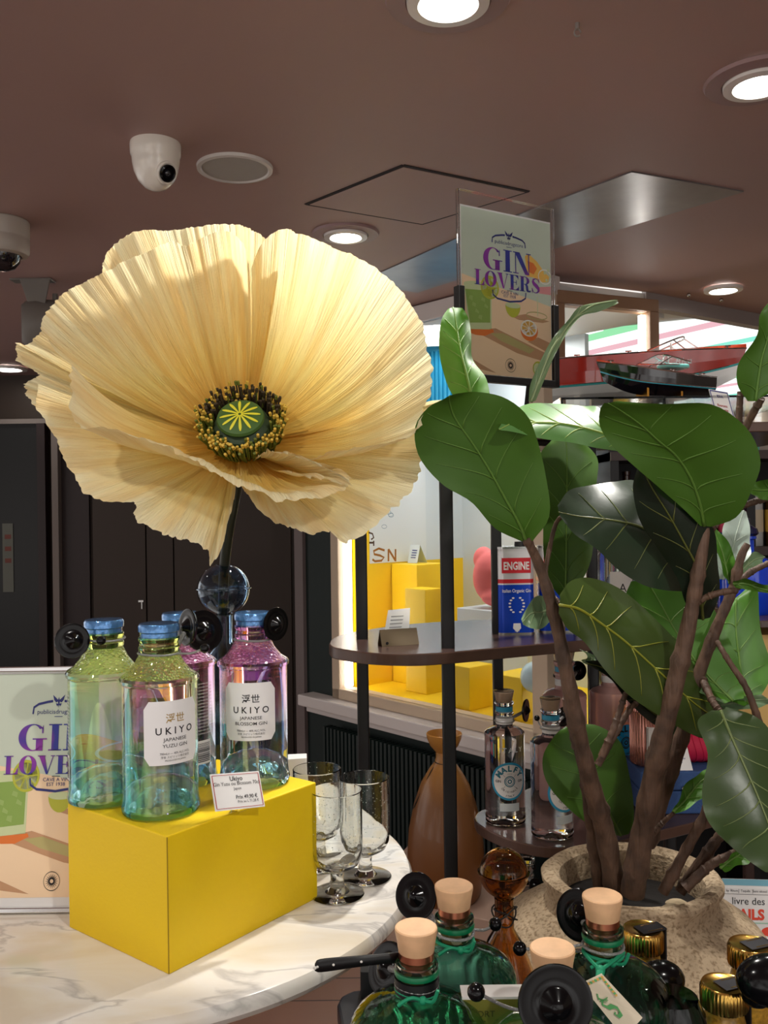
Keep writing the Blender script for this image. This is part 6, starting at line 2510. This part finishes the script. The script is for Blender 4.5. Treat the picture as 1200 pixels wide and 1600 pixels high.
# ================================================================ FRONT SHELF WITH GREEN BOTTLES
ZF = 1.07
fs = thing('front_shelf', 'black rounded shelf at the bottom edge carrying green bottles', 'shelf', (.15, .8, 0))
m_ = MB()
out_ = [PZ(527, 1568, ZF), PZ(533, 1556, ZF), PZ(552, 1547, ZF), PZ(600, 1542, ZF), PZ(760, 1542, ZF), PZ(900, 1552, ZF), PZ(1040, 1600, ZF), PZ(1160, 1620, ZF)]
pts = [(p_.x, p_.y) for p_ in out_] + [(.45, .80), (.45, .58), (.40, .50), (.02, .50), (-.04, .56), (-.048, .70), (-.050, .92)]
m_.prism(pts[::-1], ZF - .022, ZF)
m_.build('shelf_board', mat('black_satin_board', S(30, 32, 38), .3), fs, smooth=False, world=True, bevel=.003)
for (x, y) in ((P(579, 1530, .985).x, .985), (.41, .56), (.0, .56)):
    m_ = MB()
    m_.prism(rrect(.022, .022, .003, 3, x, y), 0, ZF + (.03 if y > .9 else -.022))
    m_.build('post', M['blackm'], fs, world=True)

GRN = mat('emerald_glass', (.20, .66, .42, 1), .0, trans=1.0, ior=1.36, coat=.3, bump=.25, bscale=60)
NCK = mat('clear_neck_glass', (.95, .98, .95, 1), .01, trans=1.0, ior=1.35)
WCK = mat('beech_stopper', S(222, 178, 136), .45, var=.12, vscale=60)
GB = mat('emerald_band', S(10, 110, 70), .3)
TW = mat('jade_cord', S(20, 140, 100), .6)
BOT = mat('botanical_print', S(150, 140, 96), .6)
nt = BOT.node_tree
vo = N(BOT, 'ShaderNodeTexVoronoi')
vo.inputs['Scale'].default_value = 160
tcx = N(BOT, 'ShaderNodeTexCoord')
L(BOT, tcx.outputs['Object'], vo.inputs['Vector'])
rpp = N(BOT, 'ShaderNodeValToRGB')
rpp.color_ramp.interpolation = 'CONSTANT'
rpp.color_ramp.elements[0].color = S(222, 210, 176)
rpp.color_ramp.elements[1].position = .6
rpp.color_ramp.elements[1].color = S(60, 84, 54)
e = rpp.color_ramp.elements.new(.35)
e.color = S(176, 146, 84)
L(BOT, vo.outputs['Color'], rpp.inputs['Fac'])
L(BOT, rpp.outputs['Color'], nt.nodes['Principled BSDF'].inputs['Base Color'])


def green_bottle(px, py, label, collar=True):
    ztop = ZF + .187
    c = PZ(px, py, ztop)
    t = tag(thing('green_bottle', '', 'x', (c.x, c.y, ZF)), label, 'bottle', 'ribbed emerald bottles with wooden stoppers')
    m_ = MB()
    m_.lathe([(.0001, .006), (.040, .002), (.048, .001), (.0535, .005), (.0555, .012, 1), (.0555, .102, 1), (.0545, .108, 1), (.0505, .115, .0), (.043, .121), (.032, .1265), (.022, .130), (.0165, .134), (.0155, .137), (.0001, .137)], 180, 0, None, 44, .012)
    m_.build('body', GRN, t, ang=50)
    m_ = MB()
    m_.lathe([(.0155, .136), (.0155, .150), (.0176, .152), (.0184, .155), (.0178, .159), (.0155, .161), (.0135, .160), (.0135, .137)], 40, close=True)
    m_.build('neck', NCK, t)
    m_ = MB()
    m_.lathe([(.0001, .138), (.0126, .138), (.0126, .150), (.0001, .150)], 32)
    m_.build('neck_print', BOT, t)
    m_ = MB()
    m_.lathe([(.0156, .1480), (.0182, .1488), (.0187, .1510), (.0180, .1532), (.0156, .1538)], 40)
    m_.build('green_ring', GB, t)
    m_ = MB()
    m_.lathe([(.0001, .156), (.0134, .156), (.0137, .1612), (.0148, .162), (.0148, .1675), (.0001, .168)], 40)
    m_.build('copper_foil', M['copper'], t)
    m_ = MB()
    m_.lathe([(.0001, .1670), (.0145, .1670), (.0150, .1682), (.0160, .176), (.0177, .1845), (.0175, .1865), (.0165, .1873), (.0001, .1876)], 48)
    m_.build('stopper', WCK, t)
    if collar:
        m_ = MB()
        R2 = .0172
        m_.tube([Vector((R2 * math.cos(a), R2 * math.sin(a), .137 + .001 * math.sin(2 * a))) for a in [j * PI / 14 for j in range(29)]], .0017, 8)
        cz_ = Vector((.004, -R2 - .001, .136))
        m_.ball(cz_, .0036, 0, 12)
        m_.tube(crom([cz_, cz_ + Vector((-.010, -.004, .004)), cz_ + Vector((-.020, -.004, -.002))], 8), .0015, 6)
        m_.tube(crom([cz_, cz_ + Vector((.008, -.006, .002)), cz_ + Vector((.012, -.008, .012))], 8), .0015, 6)
        m_.build('cord', TW, t)
    return t


q1_ = green_bottle(650, 1448, 'front left emerald bottle with wooden stopper and long black strap')
q2_ = green_bottle(709, 1383, 'rear left emerald bottle with wooden stopper before the floor vase')
q3_ = green_bottle(863, 1480, 'front emerald bottle with a big black disc tag over its neck')
q4_ = green_bottle(941, 1399, 'rear right emerald bottle with a paper dragon tag on its neck')


def nz_(t, z):
    return Vector((t.location.x, t.location.y, ZF + z))


bottle_tag('black disc tag left of the rear left emerald bottle', P(650, 1400, .845), (-.45, -.75, .35), .0215, nz_(q2_, .1445), .0175, P(774, 1444, .83), .0062, .0014)
bottle_tag('large black disc tag in front of the front emerald bottle', P(868, 1568, .640), (0, -1, .15), .0270, nz_(q3_, .141), .0185, P(744, 1550, .66), .0066, .0013)
bottle_tag('black disc tag behind the rear right emerald bottle neck', P(905, 1430, .835), (-.6, -.7, .2), .0235, nz_(q4_, .143), .0178, P(812, 1482, .80), .0062, .0014)
bottle_tag('black rounded tag under the strap of the front left emerald bottle', P(604, 1512, .79), (-.7, -.5, .5), .022, nz_(q1_, .141), .0175, P(640, 1502, .74), .004)
# black strap with holes around the front left neck
m_ = MB()
a0, a1 = P(492, 1511, .735), P(620, 1492, .735)
mid = [a0, P(500, 1503, .735), P(560, 1497, .735), a1]
top = crom([P(492, 1506, .735), P(502, 1499, .735), P(560, 1494, .735), P(622, 1488, .745)], 14)
bot = crom([P(492, 1516, .735), P(504, 1518, .735), P(560, 1510, .735), P(622, 1503, .745)], 14)
fr = [p_ + FW * .0 for p_ in top]
m_.grid([[p_ for p_ in top], [p_ for p_ in bot]])
st_ = thing('strap', 'black perforated plastic strap pointing left from the front left neck', 'strap', tuple(a0))
m_.build('strap_band', M['blackm'], st_, world=True, solid=.0022)
m_ = MB()
for f in (.06, .30, .52, .74):
    q = top[int(f * 13)].lerp(bot[int(f * 13)], .5) - FW * .0014
    m_.ball(q, .0011 if f > .1 else .0016, 0, 8, (1, .2, 1))
m_.build('holes', M['white'], st_, world=True)
m_ = MB()
c = nz_(q1_, .141)
m_.lathe([(.0166, -.006), (.0186, -.006), (.0186, .006), (.0166, .006)], 40, 0, Matrix.Translation(c), close=True)
m_.build('neck_loop', M['blackm'], st_, world=True)

# black rounded tags at the right
for px, py, d, r, sc, lab in ((1032, 1530, .87, .018, (1.3, 1.0, 1.0), 'black rounded tag bulging right of the rear right emerald bottle'), (1204, 1532, .78, .020, (1.5, 1.0, 1.1), 'black glossy rounded tag between the two right honey jars')):
    q = P(px, py, d)
    m_ = MB()
    m_.ball((0, 0, 0), r, 0, 28, sc)
    m_.ball((-.012 if px > 1100 else 0, 0, -.012), r * .7, 0, 20, (1, .8, .8))
    t = tag(thing('security_tag', '', 'x', tuple(q)), lab, 'security tag', 'black security tags on the bottles')
    m_.build('tag_shell', M['black'], t)
    m_ = MB()
    m_.tube(crom([q, q + Vector((.004, .005, -.03)), Vector((q.x + .006, q.y + .004, ZF + .002))], 10), .003, 8)
    m_.build('lead', M['blackm'], t, world=True)

# paper tag with a green beast
o0 = P(938, 1528, .735)
xa_ = (P(985, 1602, .735) - P(908, 1538, .730))
c0_, c1_, c2_, c3_ = P(907, 1537, .735), P(940, 1521, .735), P(1004, 1590, .728), P(975, 1622, .724)
pt = thing('paper_tag', 'cream paper neck tag with a green dragon drawing', 'tag', tuple(c1_))
m_ = MB()
m_.add([c0_, c1_, c2_, c3_, c3_ + (c3_ - c0_) * .0], [(0, 1, 2, 3)])
bx_ = (c1_ - c0_)
by_ = (c3_ - c0_)
fg = lambda x, y: c0_ + bx_ * x + by_ * y - FW * .0005
GD = mat('green_ink_drawing', S(90, 170, 100), .6)
for k in range(9):
    fpoly(m_, ellipse(.08 + .105 * k, .05 + .06 * ((k * 3) % 3) / 3, .05, .022, 10), fg, 1 if k % 2 else 2)
    fpoly(m_, ellipse(.90, .10 + .07 * k * .5, .05, .018, 10), fg, 1 if k % 2 else 2)
body = [(.30, .24), (.22, .30), (.30, .36), (.18, .42), (.30, .50), (.48, .50), (.60, .56), (.56, .66), (.40, .68), (.34, .62), (.42, .60)]
strip(m_, body, [.03, .05, .06, .07, .07, .08, .08, .07, .06, .05, .02], fg, 1)
for k in range(7):
    a = .3 + k * .5
    strip(m_, [(.36, .36), (.36 + .20 * math.cos(a), .33 + .09 * math.sin(a))], .012, fg, 1)
m_.build('tag_sheet', [mat('cream_tag_paper', S(226, 212, 188), .7), GD, mat('ochre_print', S(214, 170, 80), .6)], pt, smooth=False, world=True, solid=.0006)
m_ = MB()
kn = P(938, 1516, .745)
nk4 = nz_(q4_, .138)
m_.tube(crom([nk4 + Vector((-.0175, -.004, 0)), P(922, 1500, .765), kn], 10), .0016, 6)
m_.tube(crom([nk4 + Vector((.0175, -.004, 0)), P(958, 1502, .765), kn], 10), .0016, 6)
m_.ball(kn, .0042, 0, 12)
m_.tube([kn, P(937, 1528, .738)], .0035, 8)
m_.build('tag_cord', TW, pt, world=True)
# body label of the rear right bottle
m_ = MB()
ang = AF + .62
fn = cyl_map((0, 0, 0), .0563, ang)
f2 = cyl_map((0, 0, 0), .0567, ang)
rows = [[fn(-.034 + .068 * i / 28, .002 + (.066 if j else 0) + (.0010 * (i % 2) if j else 0)) for i in range(29)] for j in range(2)]
m_.grid(rows, 0)
text(m_, 'DISTILLED WITH SPIRIT', .0, .060, .0052, f2, 1, .01)
text(m_, 'RARE BOTANICALS', .004, .052, .0056, f2, 1, .01)
m_.build('label', [M['paper'], mat('bronze_lettering', S(120, 96, 60), .5)], q4_)

# olive printed carton lying between the bottles
m_ = MB()
c4 = [P(735, 1548, .80), P(826, 1562, .80), P(826, 1620, .72), P(735, 1620, .72)]
m_.box((c4[0].x - .012, .745, ZF), (c4[1].x + .02, .765, P(780, 1562, .745).z))
fx_ = lambda x, y: Vector((x, .7445, y))
zc_ = P(780, 1562, .745).z
xm = (c4[0].x + c4[1].x) / 2 - .012
for k, wd_ in enumerate(('IMPORT', 'IRIS')):
    text(m_, wd_, xm - .012, zc_ - .014 - .0085 * k, .0075, fx_, 1)
m_.box((c4[0].x - .012, .7455, zc_), (c4[1].x + .02, .765, zc_ + .002), 2)
tag(m_.build('olive_carton', [mat('olive_card', S(116, 112, 40), .6), mat('dark_olive_print', S(66, 66, 20), .6), M['paper']], smooth=False), 'olive green printed carton between the front emerald bottles', 'box')

# low dark glass bottle behind the label bottle (right)
m_ = MB()
q = PZ(1062, 1545, ZF + .055)
t = thing('glass_jar', 'dark teal glass tumbler right of the labelled emerald bottle', 'glass', (P(1050, 1600, .78).x, .78, ZF))
m_ = MB()
m_.lathe([(.0001, 0), (.026, 0), (.029, .004), (.029, P(1050, 1562, .78).z - ZF - .012), (.022, P(1050, 1556, .78).z - ZF), (.0001, P(1050, 1556, .78).z - ZF + .001)], 40)
m_.build('tumbler', mat('dark_teal_glass', (.25, .42, .42, 1), .02, trans=1, ior=1.4), t)

# honey jars with gold lids
HON = mat('ochre_mustard_grains', S(178, 134, 44), .35, var=.35, vscale=260, coat=.6)
GLD = mat('ribbed_gold_lid', S(220, 176, 90), .2, metal=1.0)


def jar(px, py, label):
    ztop = ZF + .097
    c = PZ(px, py, ztop)
    t = tag(thing('gold_lid_jar', '', 'x', (c.x, c.y, ZF)), label, 'jar', 'small glass jars with ribbed gold lids')
    m_ = MB()
    m_.lathe([(.0001, 0), (.017, 0), (.019, .003), (.019, .062), (.017, .070), (.0165, .078), (.0001, .078)], 40)
    m_.build('contents', HON, t)
    m_ = MB()
    m_.lathe([(.0200, .076, 1), (.0208, .078, 1), (.0208, .093, 1), (.0196, .0965), (.0190, .0972), (.0168, .0962), (.0001, .0965)], 160, 0, None, 40, .018)
    ld = m_.build('lid', GLD, t, ang=40)
    m_ = MB()
    T2 = Matrix.Rotation(.35, 4, 'Z')
    m_.box((-.007, -.012, .0968), (.0212, .006, .0975), 0, T2)
    m_.box((.0205, -.010, .020), (.0222, .006, .0975), 0, T2)
    m_.box((.0222, -.0085, .022), (.0226, -.0075, .094), 1, T2)
    m_.box((.0222, .0035, .022), (.0226, .0045, .094), 1, T2)
    m_.box((.0, -.010, .0975), (.018, -.0092, .0978), 1, T2)
    m_.box((.0, .0032, .0975), (.018, .004, .0978), 1, T2)
    m_.build('seal_strip', [M['ink'], M['gold']], ld, smooth=False)
    return t


jar(1004, 1450, 'gold lidded jar directly right of the tagged emerald bottle')
jar(1131, 1536, 'nearest gold lidded jar at the bottom right')
jar(1171, 1474, 'gold lidded jar behind the nearest one, at the right edge')

# book stand at the right
b0, b1, b2_, b3_ = P(1128, 1372, 1.62), P(1262, 1376, 1.62), P(1262, 1470, 1.56), P(1128, 1466, 1.56)
bk_ = thing('book', 'white book with blue band and red title letters behind the urn', 'book', (b0.x, 1.62, .55))
m_ = MB()
ux3 = (b1 - b0)
uy3 = (b0 - b3_)
nn = ux3.cross(uy3).normalized()
if nn.y > 0:
    nn = -nn
Lw, Lh = ux3.length, .22
uX, uY = ux3.normalized(), uy3.normalized()
OB = b0 - uY * Lh
TBK = Matrix(((uX.x, uY.x, nn.x, OB.x), (uX.y, uY.y, nn.y, OB.y), (uX.z, uY.z, nn.z, OB.z), (0, 0, 0, 1)))
m_.box((0, 0, -.025), (Lw, Lh, 0), 0, TBK)
m_.build('book_block', M['paper'], bk_, smooth=False, world=True, bevel=.001)
m_ = MB()
fk = lambda x, y: TBK @ Vector((x, y, .0004))
fk2 = lambda x, y: TBK @ Vector((x, y, .0008))
fpoly(m_, [(0, Lh - .012), (Lw, Lh - .012), (Lw, Lh - .001), (0, Lh - .001)], fk, 0)
fpoly(m_, [(0, Lh - .013), (Lw, Lh - .013), (Lw, Lh - .018), (0, Lh - .018)], fk, 3)
for x_, w_ in ((.010, 'ky'), (.022, 'Rhum'), (.042, 'Tequila'), (.068, 'Sans alcool')):
    text(m_, w_, x_, Lh - .0235, .0058, fk2, 1)
for x_ in (.030, .055):
    strip(m_, [(x_, Lh - .026), (x_, Lh - .0185)], .0006, fk2, 1)
strip(m_, [(0, Lh - .0275), (Lw, Lh - .0275)], .0006, fk2, 1)
text(m_, 'livre des', .047, Lh - .045, .0175, fk2, 1)
text(m_, 'TAILS', .045, Lh - .070, .024, fk2, 2, .045)
strip(m_, [(.02, Lh - .076), (Lw, Lh - .076)], .0015, fk2, 4)
fpoly(m_, ellipse(.085, Lh - .09, .016, .008), fk2, 2)
m_.build('cover_print', [mat('pale_blue_band', S(120, 180, 200), .5), M['ink'], mat('red_orange_title', S(225, 70, 45), .5), mat('white_band', S(240, 240, 238), .5), mat('mint_line', S(150, 200, 170), .5)], bk_, smooth=False, world=True)
m_ = MB()
m_.box((b0.x - .02, OB.y - .01, 0), (b1.x + .02, OB.y + .20, OB.z - .004))
tag(m_.build('display_table', M['walnut'], smooth=False, bevel=.003), 'low dark display table carrying the book behind the urn', 'table')
